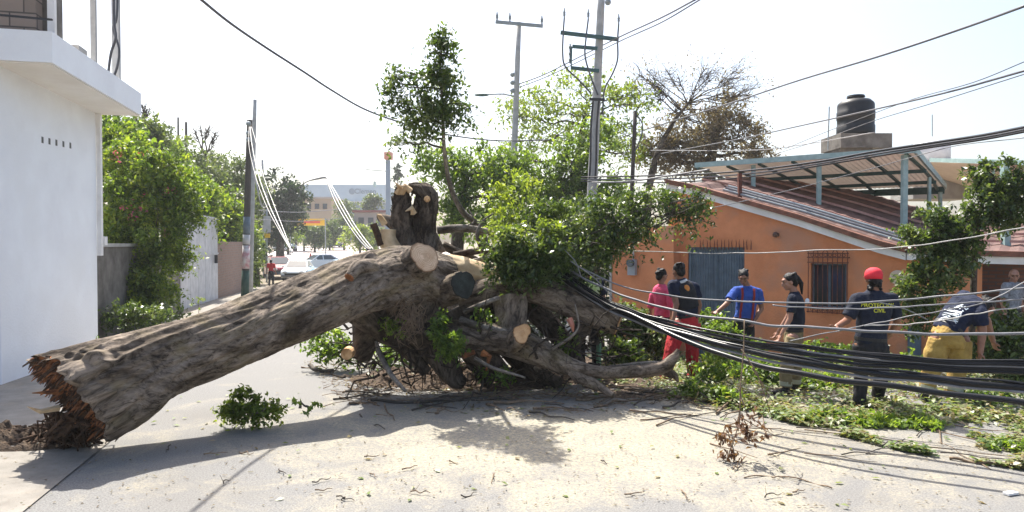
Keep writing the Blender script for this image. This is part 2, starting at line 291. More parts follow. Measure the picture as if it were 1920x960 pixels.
# ---------------------------------------------------------------- object helpers
ORG = {}
def tag(o, label, cat, group=None, kind=None):
    if label: o['label'] = label
    if cat: o['category'] = cat
    if group: o['group'] = group
    if kind: o['kind'] = kind
    return o
def thing(name, label, cat, loc, group=None):
    o = bpy.data.objects.new(name, None); COL.objects.link(o); o.location = loc; o.empty_display_size = .2
    ORG[o.name] = Vector(loc); return tag(o, label, cat, group)
def link_mesh(name, me, parent=None, loc=None):
    'mesh vertices are in world space; they are shifted to the thing base'
    n = len(me.vertices); co = np.empty(n * 3, 'f'); me.vertices.foreach_get('co', co); co = co.reshape(-1, 3)
    if parent is not None: org = ORG[parent.name]
    else: org = Vector(loc) if loc is not None else Vector((float((co[:, 0].min() + co[:, 0].max()) / 2), float((co[:, 1].min() + co[:, 1].max()) / 2), float(co[:, 2].min())))
    co -= np.array(org[:], 'f'); me.vertices.foreach_set('co', co.ravel()); me.update()
    o = bpy.data.objects.new(name, me); COL.objects.link(o)
    if parent is not None: o.parent = parent
    else: o.location = org
    ORG[o.name] = Vector(org)
    return o

def catmull(pts, n):
    'pts: list of tuples (any dimension); returns n samples'
    A = np.array(pts, float)
    if len(A) == 2: return A[0] + (A[1] - A[0]) * np.linspace(0, 1, n)[:, None]
    A = np.vstack([2 * A[0] - A[1], A, 2 * A[-1] - A[-2]]); m = len(A) - 3; out = []
    for t in np.linspace(0, m - 1e-6, n):
        i = int(t); f = t - i; p0, p1, p2, p3 = A[i:i + 4]
        out.append(.5 * ((2 * p1) + (p2 - p0) * f + (2 * p0 - 5 * p1 + 4 * p2 - p3) * f * f + (3 * p1 - p0 - 3 * p2 + p3) * f ** 3))
    return np.array(out)

def frames(pts):
    pts = [Vector(p) for p in pts]; T = []
    for i in range(len(pts)):
        a = pts[max(0, i - 1)]; b = pts[min(len(pts) - 1, i + 1)]; t = (b - a); T.append(t.normalized() if t.length > 1e-9 else Vector((0, 0, 1)))
    up = Vector((0, 0, 1)) if abs(T[0].z) < .9 else Vector((0, 1, 0))
    n = (up - T[0] * up.dot(T[0])).normalized(); out = []
    for t in T:
        n = (n - t * n.dot(t)); n = n.normalized() if n.length > 1e-6 else t.orthogonal().normalized(); out.append((t, n, t.cross(n)))
    return pts, out

class MB:
    def __init__(s): s.v = []; s.f = []; s.mi = []; s.m = 0
    def add(s, vs, fs):
        k = len(s.v); s.v += [tuple(v) for v in vs]; s.f += [tuple(i + k for i in f) for f in fs]; s.mi += [s.m] * len(fs); return s
    def box(s, c, size, ax=None):
        'box centred at c; ax = (x axis, y axis, z axis)'
        c = Vector(c); X, Y, Z = [Vector(a) for a in (ax or ((1, 0, 0), (0, 1, 0), (0, 0, 1)))]; a, b, h = [q / 2 for q in size]
        vs = [c + X * a * i + Y * b * j + Z * h * k for k in (-1, 1) for j in (-1, 1) for i in (-1, 1)]
        return s.add(vs, [(0, 2, 3, 1), (4, 5, 7, 6), (0, 1, 5, 4), (2, 6, 7, 3), (0, 4, 6, 2), (1, 3, 7, 5)])
    def bar(s, a, b, w, h=None, up=(0, 0, 1)):
        a, b = Vector(a), Vector(b); t = b - a; L = t.length; t.normalize(); up = Vector(up)
        if abs(t.dot(up)) > .98: up = Vector((0, 1, 0))
        x = t.cross(up).normalized(); z = x.cross(t); return s.box((a + b) / 2, (w, L, h or w), (x, t, z))
    def tube(s, pts, rad, n=8, caps=True, ell=None):
        pts, fr = frames(pts); m = len(pts); rad = [rad] * m if isinstance(rad, (int, float)) else list(rad); vs = []; fs = []
        for i in range(m):
            t, a, b = fr[i]
            for j in range(n):
                w = 2 * math.pi * j / n; vs.append(pts[i] + (a * math.cos(w) + b * math.sin(w)) * rad[i])
        for i in range(m - 1):
            for j in range(n): q = (j + 1) % n; fs.append((i * n + j, i * n + q, (i + 1) * n + q, (i + 1) * n + j))
        if caps: fs.append(tuple(range(n))[::-1]); fs.append(tuple((m - 1) * n + j for j in range(n)))
        return s.add(vs, fs)
    def cyl(s, a, b, r0, r1=None, n=16): return s.tube([a, b], [r0, r0 if r1 is None else r1], n)
    def ball(s, c, r, n=10, ax=None):
        c = Vector(c); r = (r, r, r) if isinstance(r, (int, float)) else r; X, Y, Z = [Vector(a) for a in (ax or ((1, 0, 0), (0, 1, 0), (0, 0, 1)))]; m = 2 * n; vs = []; fs = []
        for i in range(1, n):
            th = math.pi * i / n
            for j in range(m):
                ph = 2 * math.pi * j / m; vs.append(c + X * r[0] * math.sin(th) * math.cos(ph) + Y * r[1] * math.sin(th) * math.sin(ph) + Z * r[2] * math.cos(th))
        k = len(vs); vs += [c + Z * r[2], c - Z * r[2]]
        for i in range(n - 2):
            for j in range(m): q = (j + 1) % m; fs.append((i * m + j, (i + 1) * m + j, (i + 1) * m + q, i * m + q))
        for j in range(m): q = (j + 1) % m; fs.append((k, j, q)); fs.append((k + 1, (n - 2) * m + q, (n - 2) * m + j))
        return s.add(vs, fs)
    def cone(s, a, ra, b, rb, n=10):
        'round cone (tapered capsule)'
        a, b = Vector(a), Vector(b); t = (b - a); L = max(t.length, 1e-5); t = t / L; pts = []; rr = []
        for k in (-.98, -.8, -.5, 0): pts.append(a + t * ra * k); rr.append(ra * math.sqrt(max(0, 1 - k * k)) + 1e-4)
        for k in (0, .5, .8, .98): pts.append(b + t * rb * k); rr.append(rb * math.sqrt(max(0, 1 - k * k)) + 1e-4)
        vs = []; fs = []; x = t.orthogonal().normalized(); y = t.cross(x); m = len(pts)
        for i in range(m):
            for j in range(n): w = 2 * math.pi * j / n; vs.append(pts[i] + (x * math.cos(w) + y * math.sin(w)) * rr[i])
        for i in range(m - 1):
            for j in range(n): q = (j + 1) % n; fs.append((i * n + j, i * n + q, (i + 1) * n + q, (i + 1) * n + j))
        fs.append(tuple(range(n))[::-1]); fs.append(tuple((m - 1) * n + j for j in range(n)))
        return s.add(vs, fs)
    def loft(s, secs, right, n=20, sq=1.0):
        'closed loft of elliptical sections [(centre, rx, ry)]'
        vs = []; fs = []; right = Vector(right).normalized(); m = len(secs)
        for i, (c, rx, ry) in enumerate(secs):
            a = Vector(secs[max(0, i - 1)][0]); b = Vector(secs[min(m - 1, i + 1)][0]); t = (b - a).normalized(); x = (right - t * right.dot(t)).normalized(); y = t.cross(x)
            for j in range(n):
                w = 2 * math.pi * j / n; cx = math.cos(w); sy = math.sin(w)
                vs.append(Vector(c) + x * rx * math.copysign(abs(cx) ** sq, cx) + y * ry * math.copysign(abs(sy) ** sq, sy))
        for i in range(m - 1):
            for j in range(n): q = (j + 1) % n; fs.append((i * n + j, i * n + q, (i + 1) * n + q, (i + 1) * n + j))
        fs.append(tuple(range(n))[::-1]); fs.append(tuple((m - 1) * n + j for j in range(n)))
        return s.add(vs, fs)
    def prism(s, poly, back):
        'poly: world points of a planar outline; back: extrusion vector'
        n = len(poly); back = Vector(back); vs = [Vector(p) for p in poly] + [Vector(p) + back for p in poly]
        fs = [tuple(range(n)), tuple(range(2 * n - 1, n - 1, -1))] + [(i, i + n, (i + 1) % n + n, (i + 1) % n) for i in range(n)]
        return s.add(vs, fs)
    def mesh(s, name, mats, smooth=False):
        me = bpy.data.meshes.new(name); me.from_pydata([tuple(v) for v in s.v], [], s.f)
        for m_ in (mats if isinstance(mats, (list, tuple)) else [mats]): me.materials.append(m_)
        if any(s.mi): me.polygons.foreach_set('material_index', s.mi)
        if smooth: me.polygons.foreach_set('use_smooth', [True] * len(me.polygons))
        me.validate(); me.update(); return me
    def build(s, name, mats, parent=None, smooth=False, loc=None): return link_mesh(name, s.mesh(name, mats, smooth), parent, loc)

# bark tubes carry a 'bark_uv' attribute so that the furrows run along the limb
def bark_tube(path, n, m, amp=.1, seed=0, knots=(), ridge=1.0, jag=0.0, twist=.4, end_cap=True, start_cap=True, lobe=0.0, tilt=None, flute=0.0):
    C = catmull([tuple(p[:3]) + (p[3],) for p in path], m); pts, fr = frames([tuple(c[:3]) for c in C]); s = 0; vs = []; uv = []
    for i in range(m):
        if i: s += (pts[i] - pts[i - 1]).length
        t, a, b = fr[i]; r = C[i][3]
        for j in range(n):
            w = 2 * math.pi * j / n; w2 = w + twist * s
            q = Vector((math.cos(w2) * 1.6 + seed, math.sin(w2) * 1.6, s * .9)); k = noise.noise(q) * 1.0
            q2 = Vector((math.cos(w2) * 5 + seed, math.sin(w2) * 5, s * 1.6)); k += (abs(noise.noise(q2)) * -1.3 + .25) * ridge
            q3 = Vector((math.cos(w2) * 10, math.sin(w2) * 10 + seed, s * 4)); k += noise.noise(q3) * .22
            rr = r * (1 + amp * k + lobe * (math.cos(2 * w + seed) + .7 * math.cos(3 * w + seed * 2)) + flute * math.cos(3 * w2 + 1.3 * math.sin(s * .9) + seed) + flute * .6 * math.cos(5 * w2 + 2 * math.sin(s * .7))); p = pts[i] + (a * math.cos(w) + b * math.sin(w)) * rr
            for (kp, kr, kh) in knots:
                dd = (p - kp).length / kr
                if dd < 1.6: ring = math.exp(-(dd * 1.7) ** 2) * kh - math.exp(-((dd - .95) * 4) ** 2) * kh * .25; p += (a * math.cos(w) + b * math.sin(w)) * ring
            if tilt and s < 1.05: p += t * tilt((a * math.cos(w) + b * math.sin(w))) * (1 - s / 1.05) ** 1.5
            if jag and i < 6: p += t * (-(jag * (noise.noise(Vector((w * 2.3, seed, 1))) + .5 * noise.noise(Vector((math.cos(w) * 9, math.sin(w) * 9, 3))))) * (1 - i / 6))
            vs.append(p); uv.append((w / (2 * math.pi) * 1.0 * 2 * math.pi * r * 1.0 + 0 * s, s, 0))
    fs = []
    for i in range(m - 1):
        for j in range(n): q = (j + 1) % n; fs.append((i * n + j, i * n + q, (i + 1) * n + q, (i + 1) * n + j))
    if start_cap: fs.append(tuple(range(n))[::-1])
    if end_cap: fs.append(tuple((m - 1) * n + j for j in range(n)))
    return vs, fs, uv, pts, fr, C
def bark_obj(name, path, mt, parent=None, n=24, m=40, **kw):
    vs, fs, uv, pts, fr, C = bark_tube(path, n, m, **kw)
    me = bpy.data.meshes.new(name); me.from_pydata([tuple(v) for v in vs], [], fs); me.materials.append(mt)
    at = me.attributes.new('bark_uv', 'FLOAT_VECTOR', 'POINT'); at.data.foreach_set('vector', np.array(uv, 'f').ravel())
    me.polygons.foreach_set('use_smooth', [True] * len(me.polygons)); me.update()
    return link_mesh(name, me, parent), vs, pts, fr
def merge_bark(name, tubes, mt, parent=None):
    'several bark tubes that are one piece of wood'
    V = []; Fc = []; U = []
    for (vs, fs, uv) in tubes:
        k = len(V); V += [tuple(v) for v in vs]; Fc += [tuple(i + k for i in f) for f in fs]; U += uv
    me = bpy.data.meshes.new(name); me.from_pydata(V, [], Fc); me.materials.append(mt)
    at = me.attributes.new('bark_uv', 'FLOAT_VECTOR', 'POINT'); at.data.foreach_set('vector', np.array(U, 'f').ravel())
    me.polygons.foreach_set('use_smooth', [True] * len(me.polygons)); me.update(); return link_mesh(name, me, parent)
def wob(a, b, r0, r1, k=5, amp=.12, rs=None):
    'wandering path from a to b with taper'
    rs = rs or random; a, b = Vector(a), Vector(b); L = (b - a).length; out = []
    for i in range(k + 1):
        f = i / k; p = a.lerp(b, f)
        if 0 < i < k: p += Vector((rs.uniform(-1, 1), rs.uniform(-1, 1), rs.uniform(-1, 1))) * amp * L * .5
        out.append((p.x, p.y, p.z, r0 + (r1 - r0) * f))
    return out

def leaves_mesh(name, cen, size, mt, rng, droop=.35, wid=.42, flat=0.0, szvar=.5):
    'cen: (n,3) leaf positions; one folded diamond each'
    n = len(cen); d = rng.normal(size=(n, 3)); d[:, 2] -= droop; d[:, 2] *= (1 - flat); d /= np.linalg.norm(d, axis=1)[:, None] + 1e-9
    up = rng.normal(size=(n, 3)) * (.55 if flat < .5 else .25); up[:, 2] += 1.0; sd_ = np.cross(d, up); sd_ /= np.linalg.norm(sd_, axis=1)[:, None] + 1e-9; nr = np.cross(sd_, d)
    L = (size * (1 - szvar / 2 + szvar * rng.random(n)))[:, None]; W = L * wid
    v = np.empty((n, 4, 3)); v[:, 0] = cen - d * L * .5; v[:, 1] = cen - d * L * .05 + sd_ * W * .5 + nr * L * .08; v[:, 2] = cen + d * L * .5 - nr * L * .06; v[:, 3] = cen - d * L * .05 - sd_ * W * .5 + nr * L * .08
    me = bpy.data.meshes.new(name); me.vertices.add(n * 4); me.loops.add(n * 4); me.polygons.add(n)
    me.vertices.foreach_set('co', v.astype('f').ravel()); me.loops.foreach_set('vertex_index', np.arange(n * 4, dtype='i'))
    me.polygons.foreach_set('loop_start', np.arange(0, n * 4, 4, dtype='i')); me.polygons.foreach_set('loop_total', np.full(n, 4, 'i'))
    me.materials.append(mt); me.update(); me.validate(); return me
def blob_points(blobs, dens, rng, per=9, spread=.16, shell=.55, gap=-.13):
    'blobs: (centre, (rx,ry,rz)); clusters of leaves spread through them'
    out = []; cl = []
    for c, r, k in blobs:
        nc = max(4, int(dens * k)); dr = rng.normal(size=(nc, 3)); dr /= np.linalg.norm(dr, axis=1)[:, None]
        rad = shell + (1 - shell) * rng.random(nc); rad *= .66 + .3 * rng.random(nc) + .3 * rng.random(nc) ** 5; pc = np.array(c) + dr * rad[:, None] * np.array(r)
        fq = 1.1 / max(.12, min(r)); sd0 = float(rng.random() * 9); keep = np.array([noise.noise(Vector((q[0] * fq + sd0, q[1] * fq, q[2] * fq * 1.3))) > gap + .12 * rng.random() for q in pc]); pc = pc[keep] if keep.sum() > 3 else pc; nc = len(pc); cl.append(pc)
        n = rng.poisson(per, nc) + 2; sc_ = np.repeat(.5 + rng.random(nc), n)[:, None]; drk = (pc - np.array(c)) / np.array(r); drk = drk / (np.linalg.norm(drk, axis=1)[:, None] + 1e-6) + rng.normal(size=drk.shape) * .55; drk[:, 2] += .15; drk /= np.linalg.norm(drk, axis=1)[:, None]
        tt = rng.random(n.sum()) ** .8; ln = np.repeat(spread * (1.6 + 2.2 * rng.random(nc)), n); pp = np.repeat(pc, n, axis=0) + np.repeat(drk, n, axis=0) * (tt * ln)[:, None]; pp[:, 2] -= ln * .45 * tt ** 2; pp = pp + rng.normal(size=pp.shape) * spread * .42 * sc_
        out.append(pp)
    return np.vstack(out), cl
def pxblob(px, py, d, rx, ry, k=1.0, rd=None):
    s = d / F; return (tuple(P(px, py, d)), (rx * s, (rd if rd is not None else .8 * (rx + ry) / 2) * s, ry * s), k)

def tree(name, label, cat, base, trunk, blobs, leaf, leafsize, dens, seed, group=None, bark='bark_dark', per=9, spread=.16, limbs=True, crown='crown', droop=.35, wid=.45, twigs=6, limb_r=.35, extra=None, shell=.45, gap=-.13):
    'standing tree > trunk (with its limbs), crown'
    rng = np.random.default_rng(seed); rs = random.Random(seed); t = thing(name, label, cat, base, group)
    tubes = []; v, f, u, pts, fr, C = bark_tube(trunk, 12, max(10, 4 * len(trunk)), amp=.1, seed=seed); tubes.append((v, f, u))
    if limbs:
        for c, r, k in blobs:
            cv = Vector(c); j = min(range(len(pts)), key=lambda i: (pts[i] - cv).length + max(0, pts[i].z - cv.z) * 2); r0 = C[j][3] * limb_r + .012
            v, f, u, lp, _, _ = bark_tube(wob(pts[j], cv, r0, r0 * .4, 4, .14, rs), 7, 10, amp=.05, seed=seed); tubes.append((v, f, u))
            for q in range(twigs):
                dv = Vector((rs.gauss(0, 1), rs.gauss(0, 1), rs.gauss(0, 1))).normalized(); e = cv + Vector((dv.x * r[0], dv.y * r[1], dv.z * r[2])) * .95
                v, f, u, _, _, _ = bark_tube(wob(lp[5 + q % 4], e, r0 * .4, r0 * .12, 3, .2, rs), 5, 7, amp=0, seed=seed); tubes.append((v, f, u))
    merge_bark('trunk', tubes, M[bark], t)
    if leaf:
        pts_, _ = blob_points(blobs, dens, rng, per, spread, shell, gap); link_mesh(crown, leaves_mesh(crown, pts_, leafsize, M[leaf], rng, droop, wid), t)
    return t
# ================================================================ THE SETTING
def sheet(name, us, vs_, dz, mt):
    verts = []; fs = []; nu = len(us)
    for v in vs_:
        for u in us: p = S(u, v); verts.append((p.x, p.y, zg(p.x, p.y) + dz))
    for i in range(len(vs_) - 1):
        for j in range(nu - 1): a = i * nu + j; fs.append((a, a + 1, a + nu + 1, a + nu))
    me = bpy.data.meshes.new(name); me.from_pydata(verts, [], fs); me.materials.append(mt); me.update()
    o = bpy.data.objects.new(name, me); COL.objects.link(o); o['kind'] = 'structure'; return o
vv = sorted(set([-300, -60, -20, -10, -5, 0, 4] + [v / 2 for v in range(14, 130)] + [11, 20, 32, 43, 55, 66, 70, 75, 80, 85, 95, 110, 130, 157, 200, 300, 400, 900, 3000]))
uu = [-2500, -600, -200, -80, -40, -20, -12] + [k / 2 for k in range(-18, 31)] + [18, 25, 40, 80, 200, 600, 2500]
sheet('ground', uu, vv, -.05, M['dirt'])
fine = [u for u in [k / 2 for k in range(-5, 31)]]
rv = [v for v in vv if -20 <= v <= 200]
sheet('road', [-2.52] + [k / 2 for k in range(-4, 25)], rv, 0.0, M['road'])
sheet('pavement', [-5.9, -5.5, -5, -4.5, -4, -3.5, -3, -2.5, -2.41], [v for v in rv if v <= 45], .012, M['walk'])
sheet('parking_lot', [-14, -8, -2.5, 4, 10, 16], [v for v in rv if v >= 85], .02, mat('pale pinkish paving', (.55, .47, .43), (.48, .41, .38), .6, .9))

# ---------------------------------------------------------------- white building, left
wx = (Vector(S(1, 0)) - Vector(S(0, 0))); wx.z = 0; wx.normalize(); wy = Vector((-.22, .975, 0)).normalized(); Z = Vector((0, 0, 1))
def ubox(mb, u0, u1, v0, v1, z0, z1):
    c = S((u0 + u1) / 2, (v0 + v1) / 2, (z0 + z1) / 2); return mb.box(c, (u1 - u0, v1 - v0, z1 - z0), (wx, wy, Z))
t = thing('white_building', 'white painted building with flat overhanging roof slab beside the street', 'building', S(-7, 13))
b = MB(); ubox(b, -10, -4.85, 11.02, 14.75, -.2, 4.48); w = b.build('wall', M['white_wall'], t)
for i, px in enumerate((82, 95, 108, 121, 134)):
    v = None
    # slot on the plane u = -4.85
    k = (px - 960) / F; v = (-4.85 * .975 - k * (.22 * -4.85)) / (.22 + k * .975); y = .22 * -4.85 + .975 * v; z = 2 + (455 - (263 + i * 2.6)) / F * y
    b = MB(); ubox(b, -4.86, -4.845, v - .035, v + .035, z - .05, z + .05); b.build('vent_slot', M['iron'], t)
b = MB(); ubox(b, -10, -4.1, 10.85, 14.95, 4.5, 4.93); s_ = b.build('roof_slab', M['white_wall'], t)
b = MB(); ubox(b, -9.5, -4.13, 10.88, 14.92, 4.478, 4.497); b.build('soffit', M['soffit'], s_)
b = MB(); ubox(b, -4.86, -4.77, 14.76, 14.86, 1.75, 4.48); b.build('corner_strip', M['white_trim'], t)
b = MB(); ubox(b, -4.86, -4.74, 14.87, 15.0, 1.95, 2.12); b.build('outlet_box', M['white_trim'], t)
b = MB(); ubox(b, -10, -4.35, 10.98, 11.2, 4.94, 7.5); b.build('upper_wall', M['block'], t)
b = MB(); ubox(b, -4.22, -4.13, 11.02, 11.1, 4.93, 7.5); b.build('corner_post', M['white_trim'], t)
b = MB(); ubox(b, -4.5, -4.2, 11.25, 11.5, 4.93, 7.5); b.build('grey_column', M['concrete_dark'], t)
b = MB(); ubox(b, -4.55, -4.25, 12.25, 12.6, 4.93, 5.12); b.build('loose_block', M['concrete'], t)
b = MB(); b.bar(P(0, 28, 9.55), P(98, 37, 9.55), .025); b.build('handrail', M['iron'], t)
for k, (v, h, r, mt) in enumerate(((13.2, 4, .04, 'pole'), (14.35, 4, .06, 'pole'))):
    b = MB(); p = S(-4.35, v, 4.93); b.box(p + Vector((0, 0, h / 2)), (2 * r, 2 * r, h), (wx, wy, Z)); b.build('roof_post', M[mt], t)

def cable(name, label, pts, r, mt, group=None, n=48, cat='cable', sides=6):
    if group and 'drooping' in group: n = 90
    C = catmull([tuple(P(*p)) for p in pts], n); b = MB(); sd0 = len(ORG) * .37
    if n == 90:
        for i_ in range(n): C[i_] += np.array((noise.noise(Vector((i_ * .11, sd0, 0))), noise.noise(Vector((i_ * .11, sd0, 5))), noise.noise(Vector((i_ * .13, sd0, 9))))) * (.016 if r < .011 else .026 if r < .02 else .016)
    b.tube([Vector(c) for c in C], r, sides)
    return tag(b.build(name, M[mt], None, True), label, cat, group)
cable('dangling_cable', 'dark cable dangling in a loop above the white roof slab, left strand', [(213, -40, 12.2), (214, 40, 12.2), (217, 70, 12.2), (208, 100, 12.2), (203, 137, 12.2)], .022, 'thin_cable', 'loose cables above the white roof')
cable('dangling_cable', 'dark cable dangling in a loop above the white roof slab, right strand', [(221, -40, 12.3), (219, 30, 12.3), (213, 55, 12.3), (223, 90, 12.3), (221, 120, 12.3), (213, 145, 12.3)], .020, 'thin_cable', 'loose cables above the white roof')

# walls and gates further along the left side
t = thing('boundary_wall', 'stained grey concrete wall between white building and vine', 'wall', S(-5.6, 19))
b = MB(); ubox(b, -5.75, -5.5, 14.95, 24.1, -.7, 1.9); b.build('wall', M['concrete_dark'], t)
b = MB(); ubox(b, -5.8, -5.45, 14.95, 24.1, 1.903, 1.98); b.build('coping', M['concrete'], t)
b = MB(); ubox(b, -6.0, -5.65, 24.2, 24.7, -.7, 2.6); tag(b.build('gate_pillar', M['brick_dark']), 'dark brick pillar on the near side of the white gate', 'pillar')
t = thing('white_gate', 'tall white sheet metal gate on the left of the street', 'gate', S(-6, 28))
for k in range(6):
    b = MB(); ubox(b, -5.96, -5.90, 24.75 + k * 1.3, 24.75 + k * 1.3 + 1.25, -.45, 3.0); b.build('panel', M['gate_white'], t)
b = MB(); ubox(b, -6.03, -5.86, 24.72, 32.6, 3.003, 3.08); ubox(b, -5.89, -5.86, 24.75, 32.5, 1.5, 1.56); b.build('frame', M['gate_white'], t)
b = MB(); b.box(S(-5.8, 31.6, 1.3), (.12, .1, .35), (wx, wy, Z)); b.build('lock_box', M['iron'], t)
t = thing('pink_wall', 'low pinkish brick wall beyond the white gate', 'wall', S(-6, 36))
b = MB(); ubox(b, -6.2, -5.95, 32.7, 41, -1, 2.05); b.build('wall', M['brick_pink'], t)

# ---------------------------------------------------------------- orange house, right
A = Vector((3.84, 15.6, 0)); e = Vector((3.5, -2.7, 0)).normalized(); nn = Vector((-e.y, e.x, 0)); nn = -nn if nn.y > 0 else nn; bk = -nn
def HT(px, org=A, dr=e): k = (px - 960) / F; return (k * org.y - org.x) / (dr.x - k * dr.y)
def HP(t, z, off=0): return A + e * t + nn * off + Vector((0, 0, z))
def HZ(px, py): q = HP(HT(px), 0); return P(px, py, q.y).z
GZ = -.55
house = thing('orange_house', 'low orange house with sloping white roof edge and metal canopy on top', 'house', A + Vector((3, 2, GZ)))
tg0, tg1 = .12, HT(1396); tw0, tw1 = HT(1521), HT(1588); tB = HT(1700)
def top(t_): return float(np.interp(t_, [0, HT(1300), HT(1500), HT(1650), tB], [3.2, HZ(1300, 366), HZ(1500, 424), HZ(1650, 474), HZ(1700, 487)]))
gz1 = HZ(1340, 466)
wz0, wz1 = HZ(1555, 578), HZ(1555, 494)
W = MB()
def seg(a, c, z0, z1=None):
    if z1 is None: W.prism([HP(a, z0), HP(c, z0), HP(c, top(c)), HP(a, top(a))], bk * .2)
    else: W.prism([HP(a, z0), HP(c, z0), HP(c, z1), HP(a, z1)], bk * .2)
seg(-.35, tg0, GZ - .3); seg(tg0, tg1, gz1 + .03); seg(tg1, tw0, GZ - .3); seg(tw0, tw1, GZ - .3, wz0); seg(tw0, tw1, wz1); seg(tw1, HT(1640), GZ - .3); seg(HT(1640), tB, GZ - .3)
B0 = HP(tB, 0); B1 = P(1842, 490, 12.35); B1.z = 0; e2 = (B1 - B0).normalized(); L2 = (B1 - B0).length; n2 = Vector((e2.y, -e2.x, 0))
def WP(t_, z, off=0): return B0 + e2 * t_ + n2 * off + Vector((0, 0, z))
zf = HZ(1700, 487)
W.prism([WP(0, GZ - .3), WP(L2, GZ - .3), WP(L2, 1.62), WP(0, zf)], -n2 * .2)
W.build('wall', M['orange'], house)
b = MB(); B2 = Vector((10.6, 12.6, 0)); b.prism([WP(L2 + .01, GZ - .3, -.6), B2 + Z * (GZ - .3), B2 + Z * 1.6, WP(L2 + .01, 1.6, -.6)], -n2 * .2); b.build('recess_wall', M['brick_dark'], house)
# left yard wall block
t0 = HT(1148, A + nn * .35) ; t1 = HT(1263, A + nn * .35)
t = thing('yard_wall', 'short orange wall with electricity meter left of the blue gate', 'wall', HP(t0 / 2, GZ))
b = MB(); b.prism([HP(t0, GZ - .3, .35), HP(t1, GZ - .3, .35), HP(t1, 2.38, .35), HP(t0, 2.3, .35)], bk * .335); b.build('wall', M['orange'], t)
b = MB(); b.prism([HP(t0 - .06, GZ - .3, .38), HP(t0 - .003, GZ - .3, .38), HP(t0 - .003, 2.3, .38), HP(t0 - .06, 2.3, .38)], bk * .36); b.build('end_post', M['concrete'], t)
m_ = thing('electricity_meter', 'grey electricity meter with conduit on the orange wall', 'meter', HP(HT(1188, A + nn * .35), 1.4, .4))
q = HP(HT(1188, A + nn * .35), HZ(1188, 500), .42); b = MB(); b.box(q, (.19, .1, .36), (e, nn, Z)); b.build('housing', M['meter'], m_)
b = MB(); b.cyl(q + nn * .04 + Z * .1, q + nn * .13 + Z * .1, .085, n=20); b.build('dial', M['glass'], m_)
b = MB(); b.cyl(q + e * .03 + Z * .18, q + e * .03 + Z * 1.1, .02, n=8); b.build('conduit', M['pole'], m_)
# gate
g_ = thing('blue_gate', 'blue grey corrugated metal gate with spikes in the orange house wall', 'gate', HP(.8, GZ))
b = MB(); npan = 22
pts = []
for i in range(npan * 4 + 1):
    f = i / (npan * 4); o = (0, .022, .022, 0)[i % 4]; pts.append((tg0 + (tg1 - tg0) * f, o))
vs = []; fs = []
for (tt, o) in pts: vs += [HP(tt, GZ, -.1 + o), HP(tt, gz1, -.1 + o)]
for i in range(len(pts) - 1): fs.append((2 * i, 2 * i + 2, 2 * i + 3, 2 * i + 1))
b.add(vs, fs); b.build('gate_leaf', M['gate_blue'], g_)
b = MB(); b.bar(HP(tg0, gz1 + .02, -.08), HP(tg1, gz1 + .02, -.08), .05); b.bar(HP(tg0 + .03, GZ, -.06), HP(tg0 + .03, gz1, -.06), .05); b.bar(HP(tg1 - .03, GZ, -.06), HP(tg1 - .03, gz1, -.06), .05); b.bar(HP((tg0 + tg1) / 2, GZ, -.055), HP((tg0 + tg1) / 2, gz1, -.055), .04); b.build('gate_frame', M['gate_blue'], g_)
for k in range(15):
    tt = tg0 + .3 + k * .08; b = MB(); b.tube([HP(tt, gz1 - .02, .02), HP(tt + .01 * (-1) ** k, gz1 + .12, .03), HP(tt, gz1 + .2, .03)], [.011, .008, .002], 5); b.build('spike', M['rust'], g_)
# window with grille
f_ = MB(); ww = tw1 - tw0
win = MB(); win.prism([HP(tw0, wz0, -.12), HP(tw1, wz0, -.12), HP(tw1, wz1, -.12), HP(tw0, wz1, -.12)], bk * .02); wn_ = win.build('window', M['window_dark'], house)
b = MB(); 
for a_ in (tw0 + .02, (tw0 + tw1) / 2, tw1 - .02): b.bar(HP(a_, wz0, -.09), HP(a_, wz1, -.09), .035)
b.bar(HP(tw0, wz0 + .02, -.088), HP(tw1, wz0 + .02, -.088), .03); b.bar(HP(tw0, wz1 - .02, -.088), HP(tw1, wz1 - .02, -.088), .03); b.build('frame', M['gate_blue'], wn_)
b = MB()
for k in range(9):
    a_ = tw0 - .03 + (ww + .06) * k / 8; b.tube([HP(a_, wz0 - .1, .08), HP(a_, wz1 + .22, .08), HP(a_ + (.03 if k % 2 else -.03), wz1 + .27, .08)], .0085, 5)
for z in (wz0 - .08, wz0 + .02, wz1 + .02, wz1 + .12, wz1 + .2): b.bar(HP(tw0 - .05, z, .08), HP(tw1 + .05, z, .08), .018)
for z in (wz0 - .08, wz1 + .12):
    for a_ in (tw0 - .05, tw1 + .05): b.bar(HP(a_, z, 0), HP(a_, z, .085), .016)
for k in range(8):
    a_ = tw0 + ww * (k + .5) / 8; ring = [HP(a_ + .03 * math.cos(w), wz1 + .165 + .03 * math.sin(w), .08) for w in [i * math.pi / 5 for i in range(11)]]; b.tube(ring, .006, 4, caps=False)
    ring = [HP(a_ + .028 * math.cos(w), wz0 - .03 + .03 * math.sin(w), .08) for w in [i * math.pi / 5 for i in range(11)]]; b.tube(ring, .006, 4, caps=False)
b.build('grille', M['rust'], wn_)
